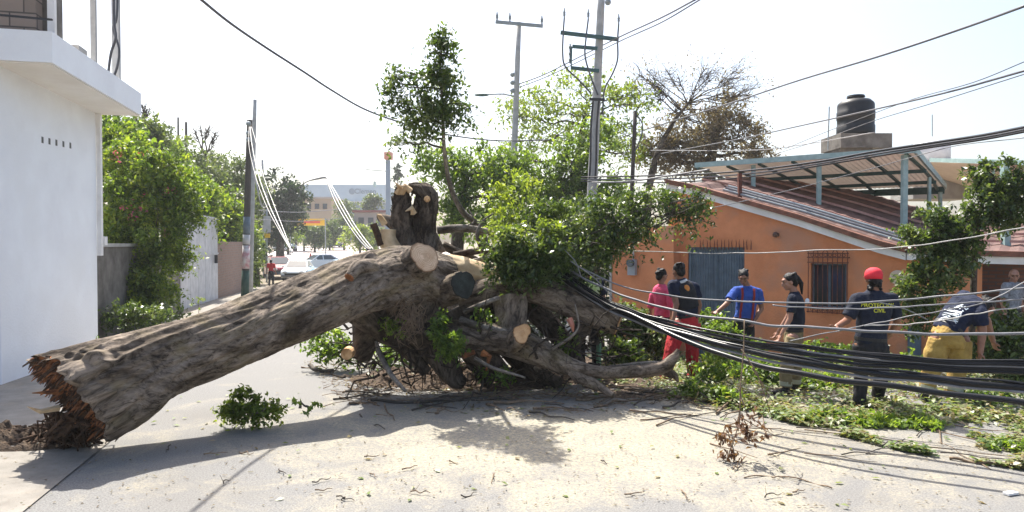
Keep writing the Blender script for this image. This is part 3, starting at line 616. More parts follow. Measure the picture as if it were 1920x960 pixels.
# wall lamp, plaque, blue door foot
q = HP(HT(1457), HZ(1457, 440), .02); t = thing('wall_lamp', 'small dark round lamp high on the orange house wall', 'lamp', q)
b = MB(); b.cyl(q, q + nn * .05, .05, n=12); b.build('mount', M['iron'], t); b = MB(); b.ball(q + nn * .09, .06, 8); b.build('lamp_head', M['ceramic'], t)
qd = WP(.02, 0); q = HP(HT(1684), HZ(1684, 520), .015); t = thing('wall_plaque', 'round cream plaque with faint lettering on the orange wall', 'plaque', q)
b = MB(); b.tube([q, q + nn * .02, q + nn * .028], [.135, .135, .12], 28); b.build('disc', M['plaque'], t)
def text_mesh(body, size, right, up_, nrm, centre, mt, name, parent, proj=None, ext=.004, bold=False):
    cu = bpy.data.curves.new('lettering', 'FONT'); cu.body = body; cu.size = size; cu.align_x = 'CENTER'; cu.align_y = 'CENTER'; cu.extrude = 0 if proj else ext; cu.offset = .0 if not bold else size * .02
    ob = bpy.data.objects.new('tmp', cu); COL.objects.link(ob); dg = bpy.context.evaluated_depsgraph_get(); me = bpy.data.meshes.new_from_object(ob.evaluated_get(dg)); bpy.data.objects.remove(ob)
    mw = Matrix((Vector(right), Vector(up_), Vector(nrm))).transposed().to_4x4(); mw.translation = Vector(centre); me.transform(mw)
    if proj:
        for v in me.vertices:
            h = proj.ray_cast(v.co + Vector(nrm) * .6, -Vector(nrm)); 
            if h[0] is not None: v.co = h[0] + Vector(nrm) * .006
    me.materials.clear(); me.materials.append(mt); return link_mesh(name, me, parent)
b = MB()
for zz, ww_ in ((.05, .12), (.015, .15), (-.03, .09)):
    for k in range(5): b.box(q + nn * .03 + Z * (zz + .004 * (k % 2)) + e * (ww_ * (k - 2) / 5), (ww_ / 7, .004, .016), (e, nn, Z))
b.build('worn_lettering', M['plaque_ink'], t)
b = MB(); qq = HT(1712); b.prism([WP(.03, GZ - .3, .01), WP(.25, GZ - .3, .01), WP(.25, .45, .01), WP(.03, .45, .01)], n2 * .03); b.build('blue_door_panel', M['gate_blue'], house)
# roof edge, roof, fascia
ts = [-.35, HT(1300), HT(1400), HT(1500), HT(1600), HT(1650), tB]
b = MB()
for a_, c_ in zip(ts[:-1], ts[1:]): b.prism([HP(a_, top(a_) - .005, .12), HP(c_, top(c_) - .005, .12), HP(c_, top(c_) + .13, .12), HP(a_, top(a_) + .13, .12)], bk * .34)
b.prism([WP(0, zf, .12), WP(L2, 1.64, .12), WP(L2, 1.76, .12), WP(0, zf + .13, .12)], -n2 * .3)
b.prism([WP(L2, 1.63, .1), B2 + n2 * .7 + Z * 1.58, B2 + n2 * .7 + Z * 1.71, WP(L2, 1.76, .1)], -n2 * .3); b.build('fascia', M['white_trim'], house)
DP = 9.0; BRS = .10
def RT(t_): return top(t_) + .135
b = MB()
for a_, c_ in zip(ts[:-1], ts[1:]): b.prism([HP(a_, RT(a_), .18), HP(c_, RT(c_), .18), HP(c_, RT(c_) + .1, .18), HP(a_, RT(a_) + .1, .18)], bk * .6)
b.prism([WP(0, zf + .135, .16), WP(L2, 1.765, .16), WP(L2, 1.86, .16), WP(0, zf + .23, .16)], -n2 * .6)
b.prism([WP(L2, 1.765, .16), B2 + n2 * .75 + Z * 1.715, B2 + n2 * .75 + Z * 1.81, WP(L2, 1.86, .16)], -n2 * .6); b.build('roof_edge', M['roof_brown'], house)
vs = []; fs = []; nt_ = 60; rows = [(-.42, .0), (-DP, BRS * DP)]
tsx = [-.35 + (tB + 4.2 + .35) * i / nt_ for i in range(nt_ + 1)]
def RTx(t_): return RT(t_) if t_ <= tB else RT(tB) - (t_ - tB) * .03
for i, t_ in enumerate(tsx):
    for o, dz in rows: vs.append(HP(t_, RTx(t_) + dz + .03 * (i % 2), o))
for i in range(nt_): fs.append((2 * i, 2 * i + 1, 2 * i + 3, 2 * i + 2))
b = MB(); b.add(vs, fs); b.build('roof', M['roof'], house)
for k in range(1, 5):
    o = -.42 - k * 1.6; b = MB()
    for a_, c_ in zip(tsx[0:nt_ - 4:4], tsx[4:nt_:4]): b.bar(HP(a_, RTx(a_) + BRS * -o + .05, o), HP(c_, RTx(c_) + BRS * -o + .05, o), .12, .05)
    b.build('roof_ridge', M['roof_strip'], house)
for k in range(3):
    b = MB(); o = -.18 - k * .14; b.tube([HP(HT(1350), RT(HT(1350)) + .16 + k * .05, o), HP(HT(1500), RT(HT(1500)) + .17 + k * .05, o), HP(HT(1692), RT(HT(1692)) + .17 + k * .05, o)], .03, 8)
    pp = tag(b.build('steel_pipe', M['steel' if k != 1 else 'grey_cable']), ('grey steel pipe lying along the orange house roof edge, ' + ('nearest the street', 'middle of the three', 'farthest from the street')[k]), 'pipe', 'pipes lying along the roof edge')
# canopy
cano = thing('roof_canopy', 'teal steel canopy with tan sheet roof standing on the orange house', 'canopy', HP(3, 2.5, -3))
FL = P(1308, 312, 19.0); FR = P(1716, 284, 15.8); ce = (FR - FL); ce.z = 0; Lc = ce.length; ce.normalize(); cb = Vector((-ce.y, ce.x, 0)); cb = cb if cb.y > 0 else -cb
def CP(t_, o, dz=0): return Vector((FL.x, FL.y, FL.z + (FR.z - FL.z) * t_ / Lc)) + ce * t_ + cb * o + Vector((0, 0, -.085 * o + dz))
CW = 5.4
b = MB(); vs = []; fs = []
for i in range(81):
    for o in (-.15, CW): vs.append(CP(Lc * i / 80, o, .02 + .025 * (i % 2)))
for i in range(80): fs.append((2 * i, 2 * i + 1, 2 * i + 3, 2 * i + 2))
b.add(vs, fs); b.build('roof_sheet', M['tan_sheet'], cano)
b = MB(); b.bar(CP(0, -.18), CP(Lc, -.18), .05, .13); b.build('front_beam', M['teal'], cano)
b = MB(); b.bar(CP(Lc + .03, -.18), CP(Lc + .03, CW), .05, .15); b.build('side_beam', M['teal'], cano)
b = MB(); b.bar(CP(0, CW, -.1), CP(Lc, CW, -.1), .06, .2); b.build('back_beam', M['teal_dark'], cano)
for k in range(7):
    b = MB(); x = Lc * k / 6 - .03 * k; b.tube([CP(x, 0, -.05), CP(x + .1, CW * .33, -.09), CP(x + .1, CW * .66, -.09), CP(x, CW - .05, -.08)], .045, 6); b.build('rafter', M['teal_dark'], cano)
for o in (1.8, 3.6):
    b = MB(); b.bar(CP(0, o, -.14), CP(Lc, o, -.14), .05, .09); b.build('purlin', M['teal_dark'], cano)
def roof_z(p):
    r = p - A; t_ = r.dot(e); o = r.dot(bk); return RTx(max(-.35, t_)) + BRS * max(0, o - .42)
for px, py0 in ((1411, 322), (1534, 306), (1694, 286)):
    k = (px - 960) / F; tt = (k * FL.y - FL.x) / (ce.x - k * ce.y); p = CP(tt, .02, -.06); b = MB(); z0 = P(px, {1411: 378, 1534: 416, 1694: 462}[px], p.y).z
    b.bar((p.x, p.y, z0), p, .11 if px > 1600 else .09); b.build('post', M['teal'], cano)
for tt in (.6, 1.9, 3.3, Lc - .1):
    p = CP(tt, CW - .05, -.15); b = MB(); b.bar((p.x, p.y, roof_z(p)), p, .08); b.build('post', M['teal'], cano)
for o in (2.7,):
    p = CP(Lc - .05, o, -.15); b = MB(); b.bar((p.x, p.y, roof_z(p)), p, .07); b.build('post', M['teal'], cano)
# second canopy further right
c2 = thing('far_canopy', 'second low canopy with pale teal edge behind the right-hand tree', 'canopy', P(1900, 400, 18))
b = MB(); p0 = P(1745, 300, 21); p1 = P(1960, 306, 17.0); b.prism([p0, p1, p1 + Vector((3, 4, -.5)), p0 + Vector((3, 4, -.5))], (0, 0, -.06)); b.build('roof_sheet', M['tan_sheet'], c2)
b = MB(); b.bar(p0, p1, .08, .12); b.build('front_beam', M['teal'], c2)
p = P(1886, 470, 13.6); b = MB(); b.bar(P(1886, 474, 13.6), P(1884, 300, 13.6), .12); b.build('post', M['teal'], c2)
b = MB(); b.bar(P(1862, 460, 16), P(1862, 303, 18.4), .07); b.build('post', M['teal_dark'], c2)
# dark structure under the canopies, far back wall
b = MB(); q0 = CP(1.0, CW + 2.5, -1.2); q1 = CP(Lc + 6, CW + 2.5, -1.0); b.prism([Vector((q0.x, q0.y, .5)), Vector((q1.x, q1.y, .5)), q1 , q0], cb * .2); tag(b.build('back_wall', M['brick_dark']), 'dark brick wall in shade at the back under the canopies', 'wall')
# rusty post
b = MB(); b.bar(P(1387, 456, 15.0), P(1387, 325, 15.0), .075); 
t = thing('rusty_post', 'rusty iron post rising past the white roof edge beside the gate', 'post', P(1387, 470, 15.0)); b.build('post', M['rust'], t)
b = MB(); b.box(P(1387, 461, 15.0), (.25, .12, .2), (e, nn, Z)); b.build('box', M['rust'], t)
# water tanks
t = thing('water_tank', 'black ribbed plastic water tank on a concrete base above the roof', 'tank', P(1604, 280, 24)); c0 = P(1604, 255, 24); ppm = 24 / F
b = MB(); pr = [(0, 32.5), (4, 33), (18, 33), (19, 32), (30, 32), (31, 33), (44, 33), (45, 32), (56, 32), (60, 31), (66, 25), (68, 15)]
b.tube([c0 + Z * (h * ppm) for h, r in pr], [r * ppm for h, r in pr], 36); b.build('tank_body', M['tank'], t, True)
b = MB(); b.tube([c0 + Z * (h * ppm) for h in (68, 71, 71.5, 75)], [13 * ppm, 13 * ppm, 16 * ppm, 15 * ppm], 28); b.build('lid', M['tank'], t)
b = MB(); b.box(P(1604, 268, 24) - Z * .02, (93 * ppm, 1.5, 26 * ppm)); b.box(P(1590, 284, 24), (60 * ppm, 1.2, 10 * ppm)); b.build('concrete_base', M['concrete_dark'], t)
b = MB(); b.cyl(P(1552, 282, 23), P(1555, 200, 23), .02, n=6); tag(b.build('vent_pipe', M['steel']), 'thin upright pipe left of the black water tank', 'pipe')
t = thing('pale_tank', 'pale grey water tank partly hidden behind the canopy corner', 'tank', P(1745, 300, 24)); c0 = P(1745, 304, 24)
b = MB(); pr = [(0, 32), (30, 32), (36, 28), (42, 14), (45, 12), (47, 2)]; b.tube([c0 + Z * (h * ppm) for h, r in pr], [r * ppm for h, r in pr], 32); b.build('tank_body', M['tank_white'], t, True)
b = MB(); b.cyl(P(1748, 260, 24), P(1748, 215, 24), .015, n=6); b.build('pipe', M['steel'], t)
b = MB(); b.box(P(1745, 340, 24), (2.0, 1.4, 1.3)); b.build('base', M['concrete'], t)

# ---------------------------------------------------------------- far buildings
def fbox(mb, x0, x1, ytop, ybot, d, dep):
    a = P(x0, ytop, d); c = P(x1, ybot, d); mb.box(((a.x + c.x) / 2, d + dep / 2, (a.z + c.z) / 2), (abs(c.x - a.x), dep, abs(a.z - c.z)))
t = thing('warehouse', 'pale blue clad commercial building with a sign at the end of street', 'building', P(648, 452, 200))
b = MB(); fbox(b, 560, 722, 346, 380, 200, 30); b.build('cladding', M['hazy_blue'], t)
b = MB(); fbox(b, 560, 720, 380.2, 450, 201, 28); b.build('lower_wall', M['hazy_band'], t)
b = MB(); fbox(b, 558, 724, 377, 380, 199.3, .6); b.build('ledge', M['gate_white'], t)
b = MB(); fbox(b, 700, 704, 340, 350, 198, 1); b.build('roof_vent', M['teal'], t)
text_mesh('Clemen', 2.0, (1, 0, 0), Z, (0, -1, 0), P(685, 359, 199.7), M['hazy_band'], 'lettering', t, bold=True)
b = MB(); q = P(660, 359, 199.85); b.tube([q, q - Vector((0, .2, 0))], [.85, .85], 20); b.build('emblem', M['hazy_band'], t)
t = thing('tan_building', 'tan building behind the yellow banner', 'building', P(597, 452, 150))
b = MB(); fbox(b, 566, 622, 372, 452, 150, 12); b.build('wall', M['tan_bldg'], t)
b = MB(); fbox(b, 562, 626, 369, 372, 149.5, 13); b.build('roof_edge', M['pinkish'], t)
for x in (575, 590, 605):
    b = MB(); fbox(b, x, x + 8, 382, 392, 149.8, .3); b.build('window', M['window_dark'], t)
t = thing('tiled_building', 'low pinkish building with red tiled eave left of the stump', 'building', P(700, 452, 130))
b = MB(); fbox(b, 664, 745, 398, 455, 130, 10); b.build('wall', M['pinkish'], t)
b = MB(); fbox(b, 660, 748, 394, 398, 129, 12); b.build('eave', M['tile_red'], t)
for x in (672, 690, 708):
    b = MB(); fbox(b, x, x + 10, 408, 424, 129.8, .3); b.build('window', M['window_dark'], t)
t = thing('banner', 'long yellow banner with a red stripe hung at the far end of street', 'banner', P(577, 452, 96))
b = MB(); fbox(b, 545, 609, 410, 423, 96, .1); b.build('cloth', M['yellow'], t)
b = MB(); fbox(b, 566, 600, 414.5, 418.5, 95.85, .05); b.build('red_stripe', M['red_text'], t)
for x in (544, 610): b = MB(); a_ = P(x, 409, 96); g0 = zg(a_.x, 96); b.cyl((a_.x, 96, g0), a_, .08, n=6); b.build('post', M['steel'], t)
t = thing('tower_sign', 'tall blue grey pillar sign with haze-dulled orange top far down the street', 'sign', P(727, 452, 110))
b = MB(); fbox(b, 723, 731, 300, 452, 110, .8); b.build('pillar', M['hazy_band'], t)
b = MB(); fbox(b, 720, 734, 285, 298, 109.8, 1.4); b.build('top_panel', M['sign_orange'], t)
b = MB(); b.bar(P(686, 318, 108), P(724, 321, 108), .12); b.build('arm', M['steel'], t)

# ---------------------------------------------------------------- poles
def pole(name, label, p0, p1, r0, r1, mt, cat='pole', ground=True, bands=()):
    b_ = P(*p0); 
    if ground: b_.z = zg(b_.x, b_.y) - .1
    a_ = P(*p1); t = thing(name, label, cat, b_); 
    b = MB(); n_ = 8; b.tube([b_.lerp(a_, k / n_) for k in range(n_ + 1)], [r0 + (r1 - r0) * k / n_ for k in range(n_ + 1)], 14); b.build('shaft', M[mt], t, True)
    for f0, f1, m2 in bands: b = MB(); b.tube([b_.lerp(a_, f0), b_.lerp(a_, f1)], [(r0 + (r1 - r0) * f0) * 1.03 + .004, (r0 + (r1 - r0) * f1) * 1.03 + .004], 14, caps=True); b.build('painted_band', M[m2], t, True)
    return t, b_, a_
def insulator(p, parent, h=.3, r=.06, up=Z):
    b = MB(); up = Vector(up); b.tube([p, p + up * h * .3, p + up * h * .35, p + up * h * .5, p + up * h * .55, p + up * h * .75, p + up * h], [r * .5, r * .5, r, r * .6, r, r * .5, r * .3], 8); b.build('insulator', M['steel'], parent)
# T pole
t, b0, a0 = pole('utility_pole', 'concrete utility pole with T-shaped crossarm above the green trees', (953, 560, 28), (973, 42, 28), .17, .10, 'pole')
b = MB(); b.bar(P(929, 41, 27.8), P(1018, 49, 27.8), .1, .12); b.build('crossarm', M['steel'], t)
for px, py in ((932, 40), (956, 42), (1016, 47)): insulator(P(px, py, 27.8), t, .38, .07)
for py in (140, 155, 170): b = MB(); b.ball(P(961, py, 27.6), .1, 6); b.build('spool', M['steel'], t)
l_ = thing('street_lamp', 'street lamp head on a thin arm left of the T-shaped pole', 'street lamp', P(964, 178, 27.8))
b = MB(); b.tube([P(964, 180, 27.8), P(940, 176, 27.6), P(915, 177, 27.4)], .03, 6); b.build('arm', M['steel'], l_)
b = MB(); b.ball(P(903, 178, 27.3), (.3, .12, .06), 8); b.build('lamp_head', M['teal_dark'], l_)
# tall pole with drooping leads
t, b0, a0 = pole('utility_pole', 'tall concrete utility pole with two side brackets and curved leads', (1098, 560, 22), (1130, -60, 22), .19, .11, 'pole', bands=((.28, .37, 'teal'),))
b = MB(); b.bar(P(1051, 61, 21.8), P(1160, 74, 21.8), .09, .11); b.build('crossarm', M['teal_dark'], t)
b = MB(); b.bar(P(1073, 87, 21.8), P(1120, 91, 21.8), .08, .1); b.bar(P(1070, 127, 21.8), P(1123, 133, 21.8), .08, .1); b.bar(P(1072, 88, 21.75), P(1071, 127, 21.75), .04); b.build('side_bracket', M['teal_dark'], t)
for py in (95, 107, 119): insulator(P(1069, py, 21.8) , t, .22, .06)
for pts in ([(1058, 34, 21.7), (1056, 64, 21.7), (1055, 100, 21.6), (1060, 125, 21.6), (1085, 150, 21.7), (1108, 175, 21.8)],
            [(1103, 36, 21.7), (1099, 70, 21.7), (1097, 105, 21.6), (1108, 145, 21.7), (1121, 178, 21.8)],
            [(1160, 45, 21.7), (1158, 76, 21.7), (1158, 110, 21.6), (1150, 135, 21.7), (1133, 170, 21.8), (1130, 215, 21.8)]):
    C = catmull([tuple(P(*p)) for p in pts], 24); b = MB(); b.tube([Vector(c) for c in C], .028, 6); b.build('lead', M['thin_cable'], t)
for px, py in ((1058, 36), (1103, 38), (1160, 47)): insulator(P(px, py, 21.7), t, .35, .05)
b = MB(); b.bar(P(1105, 186, 21.6), P(1134, 187, 21.6), .08); b.build('clamp', M['iron'], t)
for s_ in (-6, 5):
    C = catmull([tuple(P(1118 + s_, 190, 21.7)), tuple(P(1114 + s_, 240, 21.7)), tuple(P(1113 + s_, 300, 21.7)), tuple(P(1111 + s_, 335, 21.7))], 16); b = MB(); b.tube([Vector(c) for c in C], .035, 6); b.build('lead', M['iron'], t)
b = MB(); b.ball(P(1140, 4, 21.8), .1, 6); b.build('spool', M['steel'], t)
t, _, _ = pole('timber_pole', 'dark leaning timber pole behind the trees right of tall pole', (1174, 470, 20), (1191, 208, 20), .07, .055, 'wood_pole')
C = catmull([tuple(P(1194, 215, 19.9)), tuple(P(1205, 235, 19.9)), tuple(P(1200, 262, 19.9)), tuple(P(1190, 285, 19.9))], 12); b = MB(); b.tube([Vector(c) for c in C], .02, 5); b.build('lead', M['thin_cable'], t)
pole('timber_pole', 'dark timber pole with painted bands and posters on the left pavement', (459, 553, 32), (468, 225, 32), .17, .12, 'wood_pole', bands=((0, .16, 'deep_green_paint'), (.17, .3, 'poster'), (.305, .36, 'gate_white'), (.365, .46, 'gate_blue')))
t, _, _ = pole('utility_pole', 'slim concrete pole right behind the banded timber pole', (468, 545, 33.5), (478, 187, 33.5), .14, .09, 'pole')
for py in (232, 250, 262): b = MB(); b.ball(P(466, py, 31.8), .12, 6); tag(b.build('cable_clamp', M['steel']), ('grey cable clamp on the banded timber pole, ' + {232: 'highest of three', 250: 'middle of three', 262: 'lowest of three'}[py]), 'clamp', 'clamps on the timber pole')
pole('utility_pole', 'small distant pole beside the round dark tree', (495, 470, 62), (492, 300, 62), .14, .1, 'pole')
pole('utility_pole', 'thin distant pole on the wooded hillside, the left of two', (334, 400, 60), (334, 220, 60), .1, .08, 'wood_pole')
pole('utility_pole', 'thin distant pole on the wooded hillside, the right of two', (349, 400, 60), (349, 229, 60), .13, .11, 'wood_pole')
t, _, _ = pole('pavement_sign', 'small blue and yellow sign post beyond the banded pole', (500, 500, 48), (500, 392, 48), .06, .06, 'steel', 'sign')
b = MB(); fbox(b, 494, 507, 405, 436, 47.9, .05); b.build('panel', M['gate_white'], t); b = MB(); fbox(b, 495, 506, 438, 446, 47.9, .05); b.build('lower_panel', M['yellow'], t)

# ---------------------------------------------------------------- standing trees and shrubs
def base_at(px, d, off=0): p = P(px, 450, d); return Vector((p.x, p.y, zg(p.x, p.y) + off))
def tp(px, py, d, r): p = P(px, py, d); return (p.x, p.y, p.z, r)
def gp(px, d, r): p = base_at(px, d, -.1); return (p.x, p.y, p.z, r)
# vine on the left wall
tree('vine_bush', 'large sunlit bougainvillea bush spilling over the left wall', 'bush', base_at(270, 17.5), [gp(262, 18.5, .1), tp(265, 480, 18.5, .08), tp(262, 380, 18.5, .05)],
     [pxblob(235, 300, 19, 38, 30, 1.0), pxblob(290, 320, 18.5, 55, 38, 1.3), pxblob(330, 365, 18.5, 45, 50, 1.3), pxblob(240, 390, 18.2, 42, 70, 1.5), pxblob(300, 430, 18, 45, 60, 1.5), pxblob(345, 400, 18.6, 32, 30, .8), pxblob(225, 470, 18.2, 24, 45, 1), pxblob(275, 510, 17.8, 38, 45, 1.4), pxblob(240, 540, 17.4, 36, 40, 1.2), pxblob(300, 555, 17.6, 26, 32, .9), pxblob(215, 430, 18, 20, 60, 1), pxblob(345, 350, 19.5, 40, 30, .9), pxblob(330, 470, 18.6, 22, 40, .8), pxblob(255, 580, 17.0, 40, 16, .7), pxblob(210, 270, 20, 22, 30, .7)],
     'leaf_bougain', .12, 330, 11, per=9, spread=.13, bark='bark_dark')
rng = np.random.default_rng(5); fl, _ = blob_points([pxblob(245, 285, 18.6, 40, 14), pxblob(255, 390, 17.8, 30, 25), pxblob(315, 375, 18, 25, 30)], 14, rng, 3, .08)
tag(link_mesh('vine_flowers', leaves_mesh('vine_flowers', fl, .09, M['flower'], rng)), 'scattered magenta bracts on the bougainvillea', 'flowers', kind='stuff')
tree('low_shrub', 'dark low shrub at the foot of the left wall beside the trunk', 'shrub', base_at(240, 15.2), [gp(240, 15.5, .04), tp(240, 600, 15.5, .02)], [pxblob(225, 597, 15.4, 32, 22, 1), pxblob(275, 592, 15.6, 38, 18, 1), pxblob(320, 588, 16.4, 28, 12, .6)], 'leaf_dark', .10, 110, 12, per=8, spread=.1)
tree('weed_tuft', 'small weeds at the corner of the white building', 'plant', base_at(162, 13.2), [gp(162, 13.2, .01), tp(162, 628, 13.2, .006)], [pxblob(162, 628, 13.2, 10, 13, 1)], 'leaf_fresh', .07, 14, 13, per=5, spread=.04)
tree('weed_tuft', 'small weeds on the pavement beside the white gate', 'plant', base_at(372, 22), [gp(372, 22, .01), tp(372, 570, 22, .006)], [pxblob(372, 568, 22, 14, 9, 1)], 'leaf_yellow', .1, 14, 14, per=5, spread=.06)
# hillside trees on the left
hl = [(235, 300, 25, 40, 34, 'leaf_bougain', 'sunny bush on the slope right behind the white building'), (275, 250, 36, 26, 24, 'leaf_hazy', 'small hazy tree on the skyline above the vine'), (310, 300, 38, 34, 36, 'leaf_fresh', 'mid green tree on the slope above the vine'),
      (405, 315, 56, 30, 30, 'leaf_hazy', 'hazy tree on the slope under the leafless tree'), (465, 350, 58, 26, 30, 'leaf_hazy', 'hazy tree on the slope directly behind the banded pole'), (445, 440, 40, 20, 26, 'leaf_hazy', 'olive bush hanging over the pinkish wall end'), (330, 335, 33, 40, 30, 'leaf_hazy', 'olive bush rising above the vine beside the white gate'), (365, 360, 30, 30, 26, 'leaf_bougain', 'yellow green bush hanging over the white gate'), (215, 245, 27, 34, 30, 'leaf_fresh', 'bright green tree right behind the white building corner'), (290, 270, 40, 42, 38, 'leaf_hazy', 'hazy tree with brown twigs behind the bougainvillea'), (345, 300, 46, 40, 45, 'leaf_hazy', 'hazy green tree on the hillside left of bare tree'),
      (395, 340, 48, 36, 40, 'leaf_hazy', 'rounded hazy tree on the hillside above white gate'), (440, 330, 52, 34, 40, 'leaf_hazy', 'pale hazy tree left of the banded timber pole'), (425, 400, 38, 34, 42, 'leaf_bougain', 'yellowish overgrown hedge above the pinkish wall'), (455, 450, 44, 16, 45, 'leaf_dark', 'dark hedge at the foot of the banded timber pole')]
for i, (x, y, d, rx, ry, lm, lab) in enumerate(hl):
    tree('hillside_tree', lab, 'tree', base_at(x, d), [gp(x, d, .3), tp(x, (y + 520) / 2, d, .2), tp(x, y, d, .1)],
         [pxblob(x - rx * .4, y + ry * .4, d, rx * .6, ry * .6), pxblob(x + rx * .45, y + ry * .35, d, rx * .6, ry * .55), pxblob(x, y - ry * .25, d, rx * .7, ry * .6), pxblob(x, y + ry * 1.1, d, rx * .9, ry * .8), pxblob(x, y + ry * 2.1, d, rx * .9, ry * .8)], lm, .30 if d > 36 else .25, 120, 20 + i, 'trees on the left hillside', per=9, spread=.35, twigs=2)
for i, (x, y, d, sc) in enumerate(((385, 262, 50, 36), (262, 215, 40, 26))):
    bl = [pxblob(x + sc * math.cos(a_) * .6, y + sc * math.sin(a_) * .55 - 4, d, sc * .38, sc * .4) for a_ in (3.6, 4.3, 5.0, 5.8, .1)]
    tree('bare_tree', ('leafless spreading tree on the left hillside skyline', 'thin twiggy bare tree above the bougainvillea')[i], 'tree', base_at(x, d), [gp(x, d, .25), tp(x, y + 90, d, .2), tp(x, y + 30, d, .12)], bl, None, 0, 0, 30 + i, bark='bark_dark', twigs=16, limb_r=.45)
for i, (x, y, d, rx, ry) in enumerate([(590, 440, 112, 26, 18), (645, 425, 128, 22, 28), (555, 400, 118, 16, 26), (705, 440, 118, 22, 22)]):
    tree('far_tree', ('dark tree low in front of the tan building', 'dark tree before the middle of the pale blue building', 'dark tree touching the right side of round tree', 'dark tree between the bright bush and broken stumps')[i], 'tree', base_at(x, d), [gp(x, d, .2), tp(x, y, d, .1)], [pxblob(x - rx * .4, y, d, rx * .6, ry * .9), pxblob(x + rx * .4, y + 2, d, rx * .6, ry * .85), pxblob(x, y - 3, d, rx * .7, ry * .8)], 'leaf_dark', .5, 110, 160 + i, 'bushes at the end of the street', per=9, spread=.4, twigs=1)
# round dark tree and greenery at the street end
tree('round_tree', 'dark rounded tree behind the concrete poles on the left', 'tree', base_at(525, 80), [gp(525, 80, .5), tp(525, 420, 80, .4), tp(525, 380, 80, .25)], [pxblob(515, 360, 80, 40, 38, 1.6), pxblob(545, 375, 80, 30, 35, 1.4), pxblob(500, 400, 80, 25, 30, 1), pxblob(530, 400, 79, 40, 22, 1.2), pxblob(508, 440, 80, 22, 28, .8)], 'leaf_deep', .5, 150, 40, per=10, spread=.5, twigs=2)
for i, (x, y, d, rx, ry, lm, lab) in enumerate([(570, 438, 120, 32, 20, 'leaf_dark', 'dark bush under the yellow banner'), (618, 435, 125, 22, 22, 'leaf_dark', 'dark bush left of the bright round bush'), (645, 395, 140, 22, 26, 'leaf_hazy', 'hazy tree in front of the pale blue building'), (675, 443, 105, 34, 20, 'leaf_yellow', 'bright yellow green bush at the far side of the road'),
        (540, 432, 100, 16, 16, 'leaf_fresh', 'small green bush left of the yellow banner'), (700, 380, 135, 20, 16, 'leaf_hazy', 'hazy tree below the building sign'), (482, 470, 46, 12, 40, 'leaf_dark', 'narrow bush beside the pavement sign'), (505, 500, 42, 0, 0, '', '')][:7]):
    tree('far_bush', lab, 'bush', base_at(x, d), [gp(x, d, .2), tp(x, y, d, .1)], [pxblob(x - rx * .4, y, d, rx * .6, ry * .9), pxblob(x + rx * .4, y + 2, d, rx * .6, ry * .85), pxblob(x, y - 3, d, rx * .7, ry * .8)], lm, .5 if d > 90 else .2, 90, 50 + i, 'bushes at the end of the street', per=9, spread=.45 if d > 90 else .15, twigs=1)
tree('cypress', 'narrow dark cypress above the broken stump', 'tree', base_at(746, 125), [gp(746, 125, .3), tp(746, 330, 125, .1)], [pxblob(746, 340, 125, 7, 25), pxblob(746, 380, 125, 9, 30), pxblob(746, 318, 125, 4, 12)], 'leaf_deep', .5, 60, 60, per=9, spread=.25, twigs=0)
# trees behind the fallen one
tree('flame_tree', 'yellow green flat-layered tree behind the tall utility pole', 'tree', base_at(1085, 31), [gp(1070, 31, .3), tp(1075, 400, 31, .25), tp(1085, 290, 31, .16), tp(1100, 200, 31, .08)],
     [pxblob(1085, 150, 31, 60, 10, .8, 50), pxblob(1000, 185, 31, 60, 10, 1, 60), pxblob(1130, 178, 31, 45, 8, .7, 50), pxblob(975, 218, 31, 55, 10, 1, 60), pxblob(1060, 215, 31, 90, 12, 1.4, 70), pxblob(1185, 172, 30, 50, 5, .6, 40), pxblob(1190, 196, 30, 45, 5, .6, 40), pxblob(1030, 255, 31, 100, 14, 1.5, 70), pxblob(1150, 250, 31, 60, 12, 1, 60), pxblob(1170, 285, 31, 50, 14, .9, 60), pxblob(970, 290, 31, 70, 16, 1, 60)],
     'leaf_yellow', .2, 100, 70, per=8, spread=.26, twigs=9)
tree('street_tree', 'mid green leafy tree left behind the slender upright tree', 'tree', base_at(850, 23), [gp(850, 23, .25), tp(860, 420, 23, .2), tp(875, 330, 23, .1)],
     [pxblob(820, 300, 23, 34, 22, .8), pxblob(850, 350, 23, 42, 38, 1.2), pxblob(900, 310, 23, 50, 38, 1.3), pxblob(935, 370, 23, 60, 50, 1.7), pxblob(870, 405, 23, 50, 30, 1), pxblob(960, 320, 23.5, 45, 40, 1.2)], 'leaf_fresh', .17, 200, 71, per=9, spread=.2)
tree('street_tree', 'darker leafy tree directly behind the fallen crown', 'tree', base_at(1050, 24.5), [gp(1050, 24.5, .25), tp(1050, 470, 24.5, .2), tp(1055, 340, 24.5, .1)],
     [pxblob(1010, 330, 24.5, 60, 45, 1.6), pxblob(1075, 300, 24.5, 55, 40, 1.3), pxblob(1060, 380, 24.5, 80, 40, 1.7), pxblob(1130, 350, 24.5, 60, 35, 1.2), pxblob(980, 400, 24.5, 70, 45, 1.5), pxblob(1120, 260, 24.5, 35, 35, .9)], 'leaf_fresh', .18, 185, 72, per=9, spread=.18)
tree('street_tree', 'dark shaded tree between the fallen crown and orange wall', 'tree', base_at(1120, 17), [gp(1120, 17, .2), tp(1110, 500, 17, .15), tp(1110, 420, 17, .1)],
     [pxblob(1100, 430, 17, 60, 40, 1.3), pxblob(1060, 480, 17, 60, 45, 1.3), pxblob(1010, 500, 17, 50, 45, 1.1), pxblob(1125, 500, 17.5, 25, 50, 1.0), pxblob(1090, 560, 17, 50, 35, .8)], 'leaf_deep', .13, 210, 73, per=9, spread=.16)
